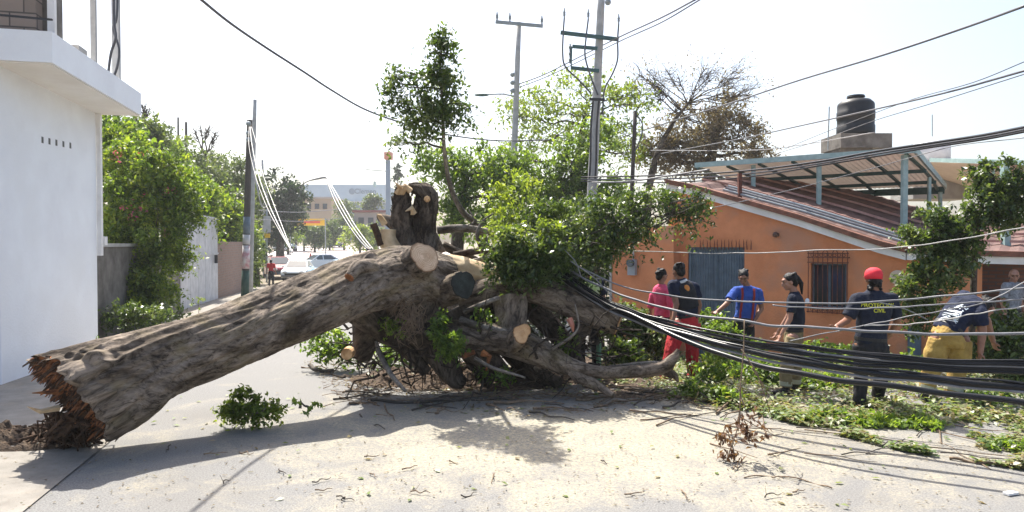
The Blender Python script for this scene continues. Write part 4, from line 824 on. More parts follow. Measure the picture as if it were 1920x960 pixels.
# brown tree with bare top
bl = [pxblob(1195 + 12 * i + random.uniform(-10, 10), 165 + random.uniform(-45, 60), 30, 34, 30, .5) for i in range(20)]
tree('bare_topped_tree', 'bare spreading branches rising beside the timber pole', 'tree', base_at(1215, 30), [gp(1210, 30, .2), tp(1215, 380, 30, .17), tp(1232, 290, 30, .13), tp(1262, 230, 30, .09), tp(1290, 195, 30, .05)], bl, 'leaf_brown', .12, 34, 80, per=4, spread=.3, bark='bark_dark', twigs=22, limb_r=.3)
tree('brown_tree', 'dense brown withered tree behind the house left of the water tank', 'tree', base_at(1350, 31), [gp(1330, 31, .35), tp(1330, 360, 31, .3), tp(1335, 290, 31, .2), tp(1350, 230, 31, .1)],
     [pxblob(1290, 270, 31, 55, 40, 1.4), pxblob(1350, 235, 31, 50, 40, 1.4), pxblob(1400, 265, 31, 40, 40, 1.2), pxblob(1330, 295, 31, 80, 28, 1.3), pxblob(1235, 285, 31, 40, 30, .8), pxblob(1365, 200, 31, 32, 28, .7), pxblob(1300, 225, 31, 50, 26, .8), pxblob(1240, 260, 31, 45, 30, .7), pxblob(1430, 280, 31, 22, 26, .5), pxblob(1270, 300, 31, 70, 24, 1)], 'leaf_brown', .17, 190, 81, per=9, spread=.22, twigs=10)
# slender tree
tree('slender_tree', 'slender upright tree with curved thin trunk rising above the stumps', 'tree', base_at(915, 11), [gp(925, 11, .07), tp(915, 520, 11, .065), tp(903, 432, 10.9, .055), tp(868, 398, 10.6, .045), tp(845, 350, 10.3, .036), tp(834, 290, 9.9, .03), tp(830, 220, 9.5, .024), tp(826, 120, 9.2, .012)],
     [pxblob(828, 100, 9.2, 24, 32, 1.0), pxblob(820, 150, 9.3, 40, 36, 1.9), pxblob(812, 200, 9.4, 46, 32, 1.9), pxblob(852, 212, 9.5, 28, 30, 1.2), pxblob(750, 158, 9.5, 26, 24, .6), pxblob(745, 195, 9.5, 24, 22, .45), pxblob(780, 228, 9.5, 36, 24, .8), pxblob(758, 266, 9.6, 22, 14, .3), pxblob(830, 72, 9.2, 8, 14, .25), pxblob(735, 140, 9.5, 10, 12, .2), pxblob(795, 255, 9.6, 22, 12, .25)],
     'leaf_dark', .075, 105, 82, per=6, spread=.075, twigs=8, bark='bark_grey', shell=.25, gap=-.16, limb_r=.25)
# right-hand tree and shrub
tree('roadside_tree', 'bushy young tree in front of the orange house at the right', 'tree', base_at(1826, 10.6), [gp(1822, 10.6, .05), tp(1826, 520, 10.6, .045), tp(1832, 430, 10.6, .04), tp(1850, 350, 10.6, .025)],
     [pxblob(1868, 330, 10.6, 42, 32, 1.3), pxblob(1905, 370, 10.6, 38, 45, 1.3), pxblob(1840, 385, 10.6, 45, 38, 1.4), pxblob(1745, 430, 10.6, 55, 42, 1.7), pxblob(1800, 440, 10.5, 40, 42, 1.4), pxblob(1765, 500, 10.5, 52, 36, 1.5), pxblob(1720, 545, 10.5, 34, 34, 1), pxblob(1728, 590, 10.5, 26, 26, .6), pxblob(1880, 410, 10.6, 35, 25, .8)],
     'leaf_dark', .085, 190, 83, per=9, spread=.07, twigs=6)
tree('roadside_shrub', 'dense dark shrub at the right edge behind the cables', 'shrub', base_at(1890, 9.9), [gp(1890, 9.9, .04), tp(1890, 660, 9.9, .03)],
     [pxblob(1885, 605, 9.9, 40, 28, 1.2), pxblob(1900, 650, 9.8, 50, 38, 1.6), pxblob(1862, 640, 9.8, 26, 32, .9), pxblob(1915, 690, 9.6, 40, 25, 1)], 'leaf_dark', .085, 170, 84, per=9, spread=.07, twigs=3)
tree('roadside_tree', 'leafy crown at far right edge beyond the canopy', 'tree', base_at(1930, 22), [gp(1930, 22, .1), tp(1930, 330, 22, .05)], [pxblob(1915, 310, 22, 25, 18, 1), pxblob(1935, 340, 22, 20, 40, 1)], 'leaf_dark', .15, 60, 85, per=8, spread=.14)
# ================================================================ THE FALLEN TREE
ft_base = P(160, 830, 6.9); ft_base.z = 0
ft = thing('fallen_tree', 'huge uprooted grey tree trunk with sawn limbs lying across the road', 'tree', ft_base)
TR = [(118, 748, 6.45, .47), (160, 738, 6.5, .485), (215, 716, 6.65, .455), (300, 680, 6.95, .375), (400, 648, 7.3, .34), (500, 609, 7.75, .345), (600, 569, 8.2, .355), (690, 532, 8.7, .375), (770, 520, 9.1, .385), (840, 530, 9.4, .33)]
path = [tuple(P(x, y, d)) + (r,) for x, y, d, r in TR]
K = lambda px, py, d, r, h: (P(px, py, d), r, h)
knots = [K(235, 625, 6.35, .17, .07), (P(175, 700, 6.1), .20, .06), (P(165, 675, 6.2), .16, .07), (P(690, 470, 8.6), .15, .07), (P(430, 690, 7.0), .14, .05), (P(330, 720, 6.6), .12, -.05), (P(560, 560, 7.9), .16, .05), (P(480, 640, 7.4), .13, -.05), (P(640, 520, 8.3), .12, .05), (P(250, 760, 6.3), .14, .05), (P(120, 655, 6.2), .12, .08)]
def tl(v): return .30 * max(-1, -v.y) + .20 * -v.z + .06 + .10 * noise.noise(Vector((v.x * 3, v.y * 3 + 5, v.z * 3))) + .05 * noise.noise(v * 8)
bark_obj('trunk', path, M['bark'], ft, n=160, m=340, amp=.135, seed=3.1, knots=knots, ridge=.85, jag=.05, twist=.3, start_cap=False, tilt=tl, flute=.045)
# broken end: ragged hollow of rotten heartwood with splinters
C0 = Vector(path[0][:3]); D0 = (Vector(path[1][:3]) - C0).normalized(); ax_x = D0.cross(Z).normalized(); ax_z = ax_x.cross(D0)
vs = []; fs = []; nr_, na = 14, 72
for i in range(nr_):
    f = 1 - i / (nr_ - 1)
    for j in range(na):
        w = 2 * math.pi * j / na; q = Vector((math.cos(w) * f * 5, math.sin(w) * f * 5, 2.2)); k = noise.noise(q) * .12 + noise.noise(q * 3) * .07 + abs(noise.noise(q * 7)) * .05
        vd = (ax_x * math.cos(w) + ax_z * math.sin(w)); vs.append(C0 + D0 * (tl(vd) * f + .03 + .16 * (1 - f) + k * 1.5 * (1 - f ** 4)) + vd * .455 * f)
for i in range(nr_ - 1):
    for j in range(na): q = (j + 1) % na; fs.append((i * na + j, i * na + q, (i + 1) * na + q, (i + 1) * na + j))
b = MB(); b.add(vs, fs); be = b.build('broken_end', M['splinter'], ft, True)
rs = random.Random(4); b = MB(); b2 = MB()
for k in range(700):
    w = rs.uniform(0, 2 * math.pi); f = math.sqrt(rs.uniform(.02, .98)); vd = (ax_x * math.cos(w) + ax_z * math.sin(w)); p = C0 + D0 * (tl(vd) * f + rs.uniform(.02, .16)) + vd * .45 * f
    dr = (-D0 + Vector((rs.uniform(-.4, .4), rs.uniform(-.5, .3), rs.uniform(-.7, .3)))).normalized(); L = rs.uniform(.02, .13); r = rs.uniform(.006, .018)
    (b if rs.random() < .45 else b2).tube([p, p + dr * L * .5, p + dr * L + Vector((0, 0, -.03))], [r, r * rs.uniform(.7, 1.1), r * .25], 4)
b.build('splinters', M['splinter'], be)['kind'] = 'stuff'; b2.build('rotten_splinters', M['rot'], be)['kind'] = 'stuff'
p = P(72, 768, 6.25); b = MB(); b.tube([P(110, 765, 6.35), P(75, 772, 6.2), P(50, 762, 6.15)], [.03, .022, .002], 5); b.build('splinter', M['stripped'], be)
p = P(64, 735, 6.2); b = MB(); b.tube([P(110, 735, 6.35), P(60, 737, 6.2)], [.03, .004], 5); b.build('splinter', M['splinter'], be)
# hanging torn roots under the broken end
b = MB()
for k in range(90):
    a_ = P(rs.uniform(95, 175), rs.uniform(770, 800), 6.4 + rs.uniform(-.1, .35)); e_ = G(rs.uniform(80, 190), rs.uniform(815, 842)); r = rs.uniform(.006, .03)
    C = wob(a_, e_, r, r * .4, 4, .35, rs); b.tube([Vector(c[:3]) for c in C], [c[3] for c in C], 5)
b.build('torn_roots', M['rot'], ft)['kind'] = 'stuff'
# soil and root mound
def mound(name, label, pts, h, mt, cat='soil', seed=0, amp=.5, kind='stuff', res=34):
    gs = [G(*p) for p in pts]; cx = sum((g.x for g in gs)) / len(gs); cy = sum((g.y for g in gs)) / len(gs)
    rx = max(abs(g.x - cx) for g in gs); ry = max(abs(g.y - cy) for g in gs); vs = []; fs = []
    for i in range(res + 1):
        for j in range(res * 2):
            w = math.pi * j / res; f = i / res; x = cx + rx * f * math.cos(w); y = cy + ry * f * math.sin(w)
            k = .5 + noise.noise(Vector((x * 3, y * 3, seed))) * amp + noise.noise(Vector((x * 9, y * 9, seed))) * amp * .6 + noise.noise(Vector((x * 25, y * 25, seed))) * amp * .35
            vs.append((x, y, zg(x, y) - .01 + h * max(0, k) * 1.3 * (1 - f ** 2.2) ** .8))
    for i in range(res):
        for j in range(res * 2): q = (j + 1) % (res * 2); fs.append((i * res * 2 + j, (i + 1) * res * 2 + j, (i + 1) * res * 2 + q, i * res * 2 + q))
    b = MB(); b.add(vs, fs); return tag(b.build(name, mt, None, True), label, cat, None, kind)
mound('soil_heap', 'dark soil and torn roots under the broken trunk end', [(-60, 828), (185, 828), (60, 848), (60, 806)], .17, M['soil'], seed=2, amp=.9, kind='thing', res=40)
b = MB()
for k in range(26):
    a_ = G(rs.uniform(-20, 170), rs.uniform(815, 842)); r = rs.uniform(.01, .028); dr = Vector((rs.uniform(-.5, .5), rs.uniform(-.2, .2), 0)); C = wob(a_ + Z * .07, a_ + dr + Z * rs.uniform(.02, .12), r, r * .5, 4, .3, rs); b.tube([Vector(c[:3]) for c in C], [c[3] for c in C], 6)
tag(b.build('root_tangle', M['rot'], None, True), 'tangle of torn roots on the soil heap by the trunk end', 'roots', None, 'stuff')

# limbs
def limb(name, pts, mt='bark', n=30, m=60, seed=0, amp=.13, cut0=None, cut1=None, **kw):
    o, v, ps, fr = bark_obj(name, [tuple(P(x, y, d)) + (r,) for x, y, d, r in pts], M[mt], ft, n=n, m=m, seed=seed, amp=amp, **kw)
    for which, cm in ((0, cut0), (1, cut1)):
        if not cm: continue
        ring = v[:n] if which == 0 else v[-n:]; t_ = fr[0][0] * -1 if which == 0 else fr[-1][0]; c = sum((Vector(q) for q in ring), Vector()) / n
        vs = []; fs = []
        for i, f in enumerate((1.0, .97, .6, .3)): vs += [c + (Vector(q) - c) * f + t_ * (.003 + (0 if i == 0 else .006)) for q in ring]
        for i in range(3):
            for j in range(n): q = (j + 1) % n; fs.append((i * n + j, i * n + q, (i + 1) * n + q, (i + 1) * n + j))
        fs.append(tuple(3 * n + j for j in range(n))); b = MB(); b.add(vs, fs); co_ = b.build('cut_face', M[cm], o)
        at = co_.data.attributes.new('ring', 'FLOAT', 'POINT'); at.data.foreach_set('value', [f for f in (1.0, .97, .6, .3) for _ in range(n)])
    return o
limb('branch', [(735, 525, 9.2, .24), (765, 505, 8.95, .215), (796, 482, 8.62, .195)], n=48, m=36, seed=5, amp=.08, cut1='cut', lobe=.06)
limb('branch', [(700, 500, 8.5, .10), (672, 500, 8.25, .085), (655, 520, 8.1, .06)], 'bark', n=24, m=20, seed=6, cut1='splinter')
limb('branch', [(770, 520, 9.6, .24), (830, 506, 9.7, .22), (905, 520, 9.7, .19), (960, 540, 9.8, .17)], 'stripped', n=32, m=50, seed=7, amp=.2)
limb('branch', [(790, 555, 9.5, .24), (830, 548, 9.2, .21), (868, 533, 8.85, .185)], 'bark', n=40, m=30, seed=8, cut1='cut_shaded', lobe=.06)
limb('branch', [(860, 565, 9.5, .17), (915, 545, 9.5, .175), (985, 540, 9.45, .18), (1050, 560, 9.4, .19), (1110, 585, 9.3, .19), (1160, 606, 9.2, .16)], 'bark', n=40, m=90, seed=9, amp=.13, cut1='cut_orange')
limb('branch', [(830, 620, 9.2, .16), (880, 630, 9.1, .18), (950, 640, 9.0, .19), (1010, 660, 8.9, .175), (1060, 685, 8.8, .13), (1120, 698, 8.7, .085), (1190, 697, 8.65, .075), (1240, 690, 8.6, .085), (1262, 672, 8.6, .06), (1272, 655, 8.6, .02)], 'bark', n=40, m=130, seed=10, amp=.14, knots=[K(1020, 640, 8.7, .12, .05)])
limb('branch', [(1235, 692, 8.6, .06), (1262, 702, 8.6, .05), (1272, 716, 8.6, .012)], 'bark', n=16, m=14, seed=11)
limb('branch', [(1040, 665, 8.85, .11), (1085, 705, 8.7, .085), (1120, 722, 8.6, .06), (1150, 742, 8.4, .035)], 'bark', n=24, m=40, seed=12)
limb('branch', [(955, 560, 9.3, .24), (958, 600, 9.2, .22), (955, 640, 9.1, .22)], 'bark', n=36, m=30, seed=13)
limb('branch', [(960, 650, 8.95, .12), (970, 635, 8.75, .13), (978, 625, 8.6, .125)], 'bark', n=30, m=16, seed=14, cut1='cut_orange', lobe=.12)
limb('branch', [(1100, 600, 9.4, .12), (1080, 640, 9.3, .10), (1070, 690, 9.2, .06)], 'bark_dark', n=20, m=24, seed=15)
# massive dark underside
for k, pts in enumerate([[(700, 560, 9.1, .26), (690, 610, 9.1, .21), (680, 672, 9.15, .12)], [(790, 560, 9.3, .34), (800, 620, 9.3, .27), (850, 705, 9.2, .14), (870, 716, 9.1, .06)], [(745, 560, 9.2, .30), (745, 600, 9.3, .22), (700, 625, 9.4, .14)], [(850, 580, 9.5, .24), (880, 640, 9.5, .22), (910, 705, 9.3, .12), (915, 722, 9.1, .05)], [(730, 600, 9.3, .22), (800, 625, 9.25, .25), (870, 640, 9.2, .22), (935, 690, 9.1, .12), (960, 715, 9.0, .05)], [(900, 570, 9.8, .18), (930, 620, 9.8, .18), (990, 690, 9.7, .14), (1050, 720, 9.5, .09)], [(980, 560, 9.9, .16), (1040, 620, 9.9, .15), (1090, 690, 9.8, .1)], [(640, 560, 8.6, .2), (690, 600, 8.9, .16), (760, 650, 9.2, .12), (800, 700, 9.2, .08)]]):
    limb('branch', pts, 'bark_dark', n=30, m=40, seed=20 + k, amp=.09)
mound('debris_heap', 'dark bark and earth debris heaped under the fallen limbs', [(660, 700), (1110, 715), (880, 735), (880, 690)], .16, M['soil'], seed=5, amp=.9, cat='debris', res=46)
mound('debris_heap', 'low dark debris under the fallen crown beside the green post', [(1040, 700), (1240, 705), (1130, 722), (1130, 680)], .10, M['soil'], seed=8, amp=.9, cat='debris', res=30)
# sticks pointing up and about, thin limbs through the pile
for k, (pts, mt) in enumerate([([(862, 600, 9.0, .05), (900, 612, 8.95, .05), (950, 622, 8.9, .03)], 'bark_grey'), ([(1035, 655, 8.75, .02), (1070, 632, 8.7, .02), (1085, 610, 8.7, .012), (1078, 570, 8.7, .01)], 'bark_grey'),
        ([(870, 585, 9.1, .03), (905, 570, 9.0, .035), (935, 558, 9.0, .03)], 'bark_grey'), ([(705, 640, 8.9, .02), (715, 670, 8.75, .035), (735, 705, 8.3, .03), (760, 733, 7.9, .02)], 'bark_grey'),
        ([(880, 600, 9.4, .06), (910, 640, 9.3, .05), (920, 690, 9.2, .03)], 'bark_dark'), ([(890, 672, 8.7, .03), (925, 690, 8.6, .025), (985, 708, 8.5, .012)], 'bark_grey'),
        ([(820, 432, 10.5, .06), (860, 428, 10.5, .06), (905, 432, 10.5, .05), (935, 445, 10.5, .04)], 'bark_grey'), ([(830, 460, 10.3, .07), (870, 478, 10.3, .06), (930, 505, 10.2, .05)], 'bark'), ([(850, 478, 10.2, .05), (900, 470, 10.2, .05), (940, 465, 10.2, .04)], 'bark_dark'),
        ([(905, 475, 10, .03), (895, 440, 10, .03), (905, 415, 10, .02), (925, 400, 10, .01)], 'bark_grey'), ([(845, 500, 10, .05), (890, 490, 10, .045), (935, 478, 10, .03)], 'bark_grey'), ([(870, 430, 10.6, .03), (890, 415, 10.6, .02), (880, 395, 10.6, .01)], 'bark_grey'),
        ([(1140, 690, 9.2, .03), (1200, 682, 9.3, .03), (1250, 678, 9.4, .015)], 'bark_grey'), ([(960, 500, 9.6, .05), (1040, 460, 9.8, .04), (1120, 420, 10, .03), (1200, 395, 10.2, .02), (1300, 370, 10.3, .01)], 'bark_grey'), ([(980, 510, 9.7, .05), (1040, 500, 9.9, .04), (1120, 470, 10, .02)], 'bark_dark')]):
    limb('branch', pts, mt, n=12, m=22, seed=40 + k, amp=.1)
# broken upright stumps
limb('broken_stump', [(765, 470, 9.9, .16), (756, 430, 9.9, .135), (755, 390, 9.9, .13), (752, 362, 9.9, .10), (741, 356, 9.9, .03)], 'bark_dark', n=40, m=70, seed=60, amp=.3, ridge=1.5, lobe=.1)
limb('broken_stump', [(805, 480, 10, .23), (795, 440, 10, .19), (795, 400, 10, .17), (800, 368, 10, .16), (785, 356, 9.9, .11), (765, 352, 9.9, .06)], 'bark_dark', n=44, m=80, seed=61, amp=.26, ridge=1.5, lobe=.08, knots=[(P(803, 372, 9.75), .08, -.03), (P(780, 400, 9.8), .09, .05), (P(805, 430, 9.75), .1, .05)])
limb('broken_stump', [(812, 400, 10, .07), (816, 375, 10, .05), (817, 360, 10, .03)], 'bark_dark', n=14, m=14, seed=62)
limb('broken_stump', [(760, 440, 9.95, .1), (735, 418, 9.9, .085), (715, 408, 9.85, .06), (709, 402, 9.8, .02)], 'bark', n=24, m=24, seed=63, amp=.2)
limb('broken_stump', [(740, 480, 9.7, .14), (728, 450, 9.7, .12), (728, 430, 9.7, .11)], 'stripped', n=24, m=24, seed=64, amp=.2)
limb('broken_stump', [(715, 460, 9.6, .05), (706, 435, 9.6, .045), (700, 420, 9.6, .05)], 'rot', n=18, m=16, seed=65, amp=.25)
b = MB()
for (a_, c_, e_) in (((745, 362), (750, 352), (741, 342)), ((752, 362), (762, 350), (748, 348)), ((770, 358), (758, 348), (752, 352)), ((775, 400), (772, 390), (760, 396)), ((722, 420), (712, 405), (707, 402))):
    b.tube([P(*a_, 9.8), P(*c_, 9.75), P(*e_, 9.7)], [.05, .035, .005], 5)
b.build('torn_wood', M['stripped'], ft)['kind'] = 'stuff'
b = MB()
for k in range(90):
    w = rs.uniform(0, 6.28); a_ = P(rs.choice((755, 795)) + 17 * math.cos(w), 415 + rs.uniform(-50, 45), 9.84); b.tube([a_, a_ + Vector((rs.uniform(-.05, .05), -.03, rs.uniform(.05, .2)))], [rs.uniform(.01, .03), .003], 4)
b.build('bark_shreds', M['bark_dark'], ft)['kind'] = 'stuff'
b = MB(); q = P(801, 373, 9.8); b.tube([q, q - Vector((.01, .04, 0))], [.05, .035], 7); b.build('knot_scar', M['cut_orange'], ft)
# torn orange wood under the crown
for (pts, r) in (([(905, 662, 8.75), (918, 668, 8.7), (912, 695, 8.7)], .05), ([(1068, 598, 9.05), (1073, 610, 9.0), (1075, 622, 9.0)], .045), ([(867, 668, 8.8), (890, 660, 8.8)], .04)):
    b = MB(); b.tube([P(*p) for p in pts], [r, r * .7, .01][:len(pts)], 6); b.build('torn_wood', M['splinter'] if r != .045 else M['sign_orange'], ft)
# hanging rootlets tangle
b = MB()
for k in range(40):
    a_ = P(rs.gauss(768, 14), rs.uniform(550, 585), 8.62); e_ = a_ + Vector((rs.uniform(-.12, .12), rs.uniform(-.15, .0), -rs.uniform(.15, .55))); C = wob(a_, e_, .006, .003, 5, .5, rs); b.tube([Vector(c[:3]) for c in C], [c[3] for c in C], 4, caps=False)
b.build('rootlets', M['twig'], ft)['kind'] = 'stuff'
b = MB()
for k in range(260):
    a_ = P(rs.uniform(640, 1160), rs.uniform(600, 715), rs.uniform(8.7, 10)); a_.z = max(a_.z, .06); dr = Vector((rs.gauss(0, 1), rs.gauss(0, .6), rs.gauss(0, .6))).normalized() * rs.uniform(.2, .8); e_ = a_ + dr; e_.z = max(.02, e_.z); C = wob(a_, e_, rs.uniform(.008, .022), .004, 4, .3, rs); b.tube([Vector(c[:3]) for c in C], [c[3] for c in C], 5, caps=False)
b.build('twig_tangle', M['bark_dark'], ft)['kind'] = 'stuff'
# foliage still on the tree
def foliage(blobs, lm, size, dens, seed, per=9, spread=.07, parent=ft, name='foliage', droop=.45, **kw):
    rng = np.random.default_rng(seed); p, _ = blob_points(blobs, dens, rng, per, spread); p = p[p[:, 2] > -.45]
    return link_mesh(name, leaves_mesh(name, p, size, M[lm], rng, droop, .45), parent)
foliage([pxblob(960, 465, 9.2, 50, 36, 1.4), pxblob(1005, 480, 9.2, 55, 42, 1.7), pxblob(955, 500, 9.1, 38, 25, .9), pxblob(1040, 455, 9.4, 42, 32, 1)], 'leaf_dark', .075, 250, 90, parent=ft, spread=.075)
foliage([pxblob(1030, 415, 9.9, 60, 28, 1.2), pxblob(1090, 410, 10.1, 65, 36, 1.6), pxblob(1150, 400, 10.3, 60, 30, 1.4), pxblob(1215, 385, 10.4, 60, 28, 1.4), pxblob(1280, 382, 10.5, 42, 22, 1.1), pxblob(1305, 400, 10.5, 14, 20, .4), pxblob(1110, 450, 10, 65, 28, 1.3), pxblob(1185, 422, 10.3, 50, 22, 1), pxblob(1080, 480, 9.7, 55, 25, 1.1)], 'leaf_dark', .075, 165, 91, spread=.10)
foliage([pxblob(955, 385, 10.3, 34, 55, .9), pxblob(950, 430, 10.0, 45, 30, .7), pxblob(985, 350, 10.6, 22, 35, .4), pxblob(1000, 440, 9.3, 60, 14, .5)], 'leaf_yellow', .08, 110, 92, spread=.09)
b = MB()
for k in range(60):
    x = rs.uniform(960, 1290); f = (x - 960) / 330; a_ = P(x, 490 - 95 * f + rs.uniform(-10, 20), 9.5 + f); dr = Vector((rs.uniform(-.1, .5), rs.uniform(-.5, .1), rs.uniform(-.12, .42))); C = wob(a_, a_ + dr, .012, .003, 4, .15, rs); b.tube([Vector(c[:3]) for c in C], [c[3] for c in C], 5, caps=False)
b.build('foliage_twigs', M['bark_grey'], ft)['kind'] = 'stuff'
foliage([pxblob(838, 635, 8.5, 30, 30, 1.2), pxblob(825, 605, 8.6, 12, 14, .3), pxblob(850, 655, 8.45, 15, 12, .3)], 'leaf_fresh', .07, 120, 93, spread=.04)
foliage([pxblob(905, 590, 9.0, 16, 14, .5), pxblob(930, 700, 8.9, 26, 10, .5), pxblob(735, 610, 8.8, 14, 12, .3), pxblob(1060, 640, 9.1, 22, 20, .6)], 'leaf_fresh', .07, 70, 97, spread=.05)
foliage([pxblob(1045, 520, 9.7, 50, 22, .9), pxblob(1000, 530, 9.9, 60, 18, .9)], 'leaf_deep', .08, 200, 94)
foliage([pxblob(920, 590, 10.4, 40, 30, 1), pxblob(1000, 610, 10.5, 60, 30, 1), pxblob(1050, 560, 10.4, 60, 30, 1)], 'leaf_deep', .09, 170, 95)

# ---------------------------------------------------------------- cut boughs and litter
def bough(label, px, py, d, blobs, lm, size, dens, seed, group='leafy boughs cut from the fallen tree', spread=.07, stems=5):
    g = P(px, py, d); g.z = zg(g.x, g.y); t = thing('leafy_bough', label, 'branch', g, group); r_ = random.Random(seed); tub = []
    for k in range(stems):
        c, rr, _ = blobs[k % len(blobs)]; c = Vector(c); s_ = c + Vector((r_.uniform(-1, 1) * rr[0], r_.uniform(-1, 1) * rr[1], -rr[2])); s_.z = max(s_.z, zg(s_.x, s_.y) + .02); e_ = c + Vector((r_.uniform(-1, 1) * rr[0], r_.uniform(-1, 1) * rr[1], rr[2] * .7))
        v, f, u, _, _, _ = bark_tube(wob(s_, e_, .018, .005, 4, .2, r_), 6, 10, amp=.03, seed=k); tub.append((v, f, u))
    merge_bark('stem', tub, M['bark_grey'], t); rng = np.random.default_rng(seed); p, _ = blob_points(blobs, dens, rng, 8, spread, .3)
    gz = np.array([zg(a, c) for a, c in p[:, :2]]); p[:, 2] = np.maximum(p[:, 2], gz + .015 + .05 * rng.random(len(p))); link_mesh('foliage', leaves_mesh('foliage', p, size, M[lm], rng, .1, .5), t)
bough('leafy sprig lying alone on the road below the trunk middle', 470, 770, 7.3, [pxblob(460, 750, 7.5, 27, 15, 1), pxblob(495, 768, 7.4, 30, 7, .8), pxblob(438, 770, 7.4, 18, 7, .5)], 'leaf_yellow', .06, 150, 101, spread=.045, stems=3)
bough('tiny green sprig on the road right of the larger sprig', 573, 768, 7.3, [pxblob(573, 757, 7.3, 16, 9, 1)], 'leaf_fresh', .07, 16, 102, spread=.04, stems=2)
bough('green bough seen through the gap under the trunk', 620, 668, 10.9, [pxblob(615, 640, 10.9, 40, 22, 1.2), pxblob(645, 655, 10.7, 30, 14, .8), pxblob(600, 655, 10.8, 25, 10, .6)], 'leaf_fresh', .09, 90, 103)
bough('pale bough behind the second gap under the trunk', 745, 675, 11.2, [pxblob(745, 652, 11.2, 36, 18, 1.2), pxblob(735, 670, 10.8, 24, 8, .6)], 'leaf_fresh', .09, 70, 104)
bough('dark heaped boughs behind the forked branch tip', 1190, 690, 10.9, [pxblob(1180, 610, 11.2, 40, 40, 1.6), pxblob(1215, 640, 11, 42, 38, 1.6), pxblob(1170, 665, 10.6, 40, 28, 1.2), pxblob(1150, 600, 11.2, 25, 30, .8)], 'leaf_dark', .085, 190, 105)
bough('bright heaped boughs behind the cables beside the red trousers', 1345, 690, 11, [pxblob(1350, 640, 11.2, 45, 32, 1.5), pxblob(1390, 660, 11, 45, 24, 1.3), pxblob(1330, 600, 11.8, 30, 16, .7), pxblob(1345, 690, 10, 50, 14, 1)], 'leaf_fresh', .085, 150, 106)
bough('low spread boughs on the ground between the two uniformed backs', 1480, 720, 9.7, [pxblob(1450, 700, 10, 60, 16, 1.3), pxblob(1530, 715, 9.6, 60, 12, 1.2), pxblob(1420, 690, 10.5, 40, 14, .9)], 'leaf_fresh', .085, 150, 107)
bough('mixed green boughs piled in front of the wall behind red capped man', 1560, 680, 11, [pxblob(1530, 660, 11.4, 50, 14, 1), pxblob(1600, 665, 11.2, 60, 14, 1), pxblob(1690, 680, 10.6, 50, 12, 1)], 'leaf_fresh', .085, 120, 108)
bough('flattened bough in the foreground litter below the red capped man', 1620, 800, 7.7, [pxblob(1560, 785, 7.8, 60, 8, 1), pxblob(1640, 795, 7.6, 70, 8, 1.1), pxblob(1720, 800, 7.5, 50, 8, .8)], 'leaf_fresh', .075, 130, 109, spread=.05)
bough('flattened bough in the litter left of the dangling dead twigs', 1330, 735, 8.8, [pxblob(1300, 728, 8.9, 50, 9, 1), pxblob(1350, 740, 8.6, 40, 8, .8)], 'leaf_fresh', .08, 80, 110, spread=.05)
bough('flattened green bough at right edge of the road litter', 1880, 790, 7.8, [pxblob(1850, 745, 8.6, 60, 10, 1), pxblob(1900, 850, 6.7, 40, 6, .7)], 'leaf_fresh', .075, 110, 111, spread=.05)
# leaf litter
rng = np.random.default_rng(77)
def litter(name, label, poly, n, size, mt, cat, hz=.04, dens=None, flat=.85, seed=1, kind='stuff', wid=.5):
    g = np.array([G(*p)[:2] for p in poly]); rng = np.random.default_rng(seed); lo, hi = g.min(0), g.max(0); out = []
    while len(out) < n:
        p = lo + (hi - lo) * rng.random(2); ins = False; j = len(g) - 1
        for i in range(len(g)):
            if (g[i][1] > p[1]) != (g[j][1] > p[1]) and p[0] < (g[j][0] - g[i][0]) * (p[1] - g[i][1]) / (g[j][1] - g[i][1]) + g[i][0]: ins = not ins
            j = i
        if not ins: continue
        k = noise.noise(Vector((p[0] * 1.1, p[1] * 1.6, seed))) + .6 * noise.noise(Vector((p[0] * 4, p[1] * 4, seed)))
        if k < (dens if dens is not None else -.15) + rng.random() * .35 - .1: continue
        out.append((p[0], p[1], zg(p[0], p[1]) + .008 + abs(rng.normal()) * hz * (1 + max(0, k) * 3)))
    me = leaves_mesh(name, np.array(out), size, mt, rng, .0, wid, flat=flat); return tag(link_mesh(name, me), label, cat, None, kind)
litter('leaf_litter', 'thick green leaf litter under the workers feet on the right', [(1150, 660), (1300, 640), (1930, 640), (1930, 800), (1560, 800), (1340, 770), (1150, 720)], 24000, .08, M['litter'], 'leaves', .045, -.5, .6, 3)
litter('leaf_litter', 'thinner leaf litter along the right edge of the road', [(1300, 750), (1930, 770), (1930, 885), (1700, 850), (1500, 800)], 8500, .07, M['litter'], 'leaves', .02, 0.0, .8, 4)
litter('leaf_litter', 'sparse green leaves scattered over the sawdust in the foreground', [(150, 760), (1200, 700), (1930, 850), (1930, 955), (400, 955)], 170, .07, M['litter'], 'leaves', .006, -.9, .9, 5)
litter('leaf_litter', 'green leaf litter under the fallen crown', [(600, 660), (1150, 650), (1200, 740), (1000, 760), (700, 720)], 1200, .08, M['litter'], 'leaves', .02, -.1, .7, 6)
litter('dry_litter', 'dry brown bark chips and leaf scraps below the sawn limbs', [(560, 680), (1300, 670), (1420, 760), (1000, 790), (640, 740)], 3600, .06, M['leaf_brown'], 'debris', .012, -.25, .8, 7, wid=.3)
litter('dry_litter', 'dry brown crumbs scattered over the foreground road', [(0, 855), (300, 840), (1930, 800), (1930, 960), (0, 960)], 750, .035, M['leaf_brown'], 'debris', .004, -.9, .9, 8, wid=.35)
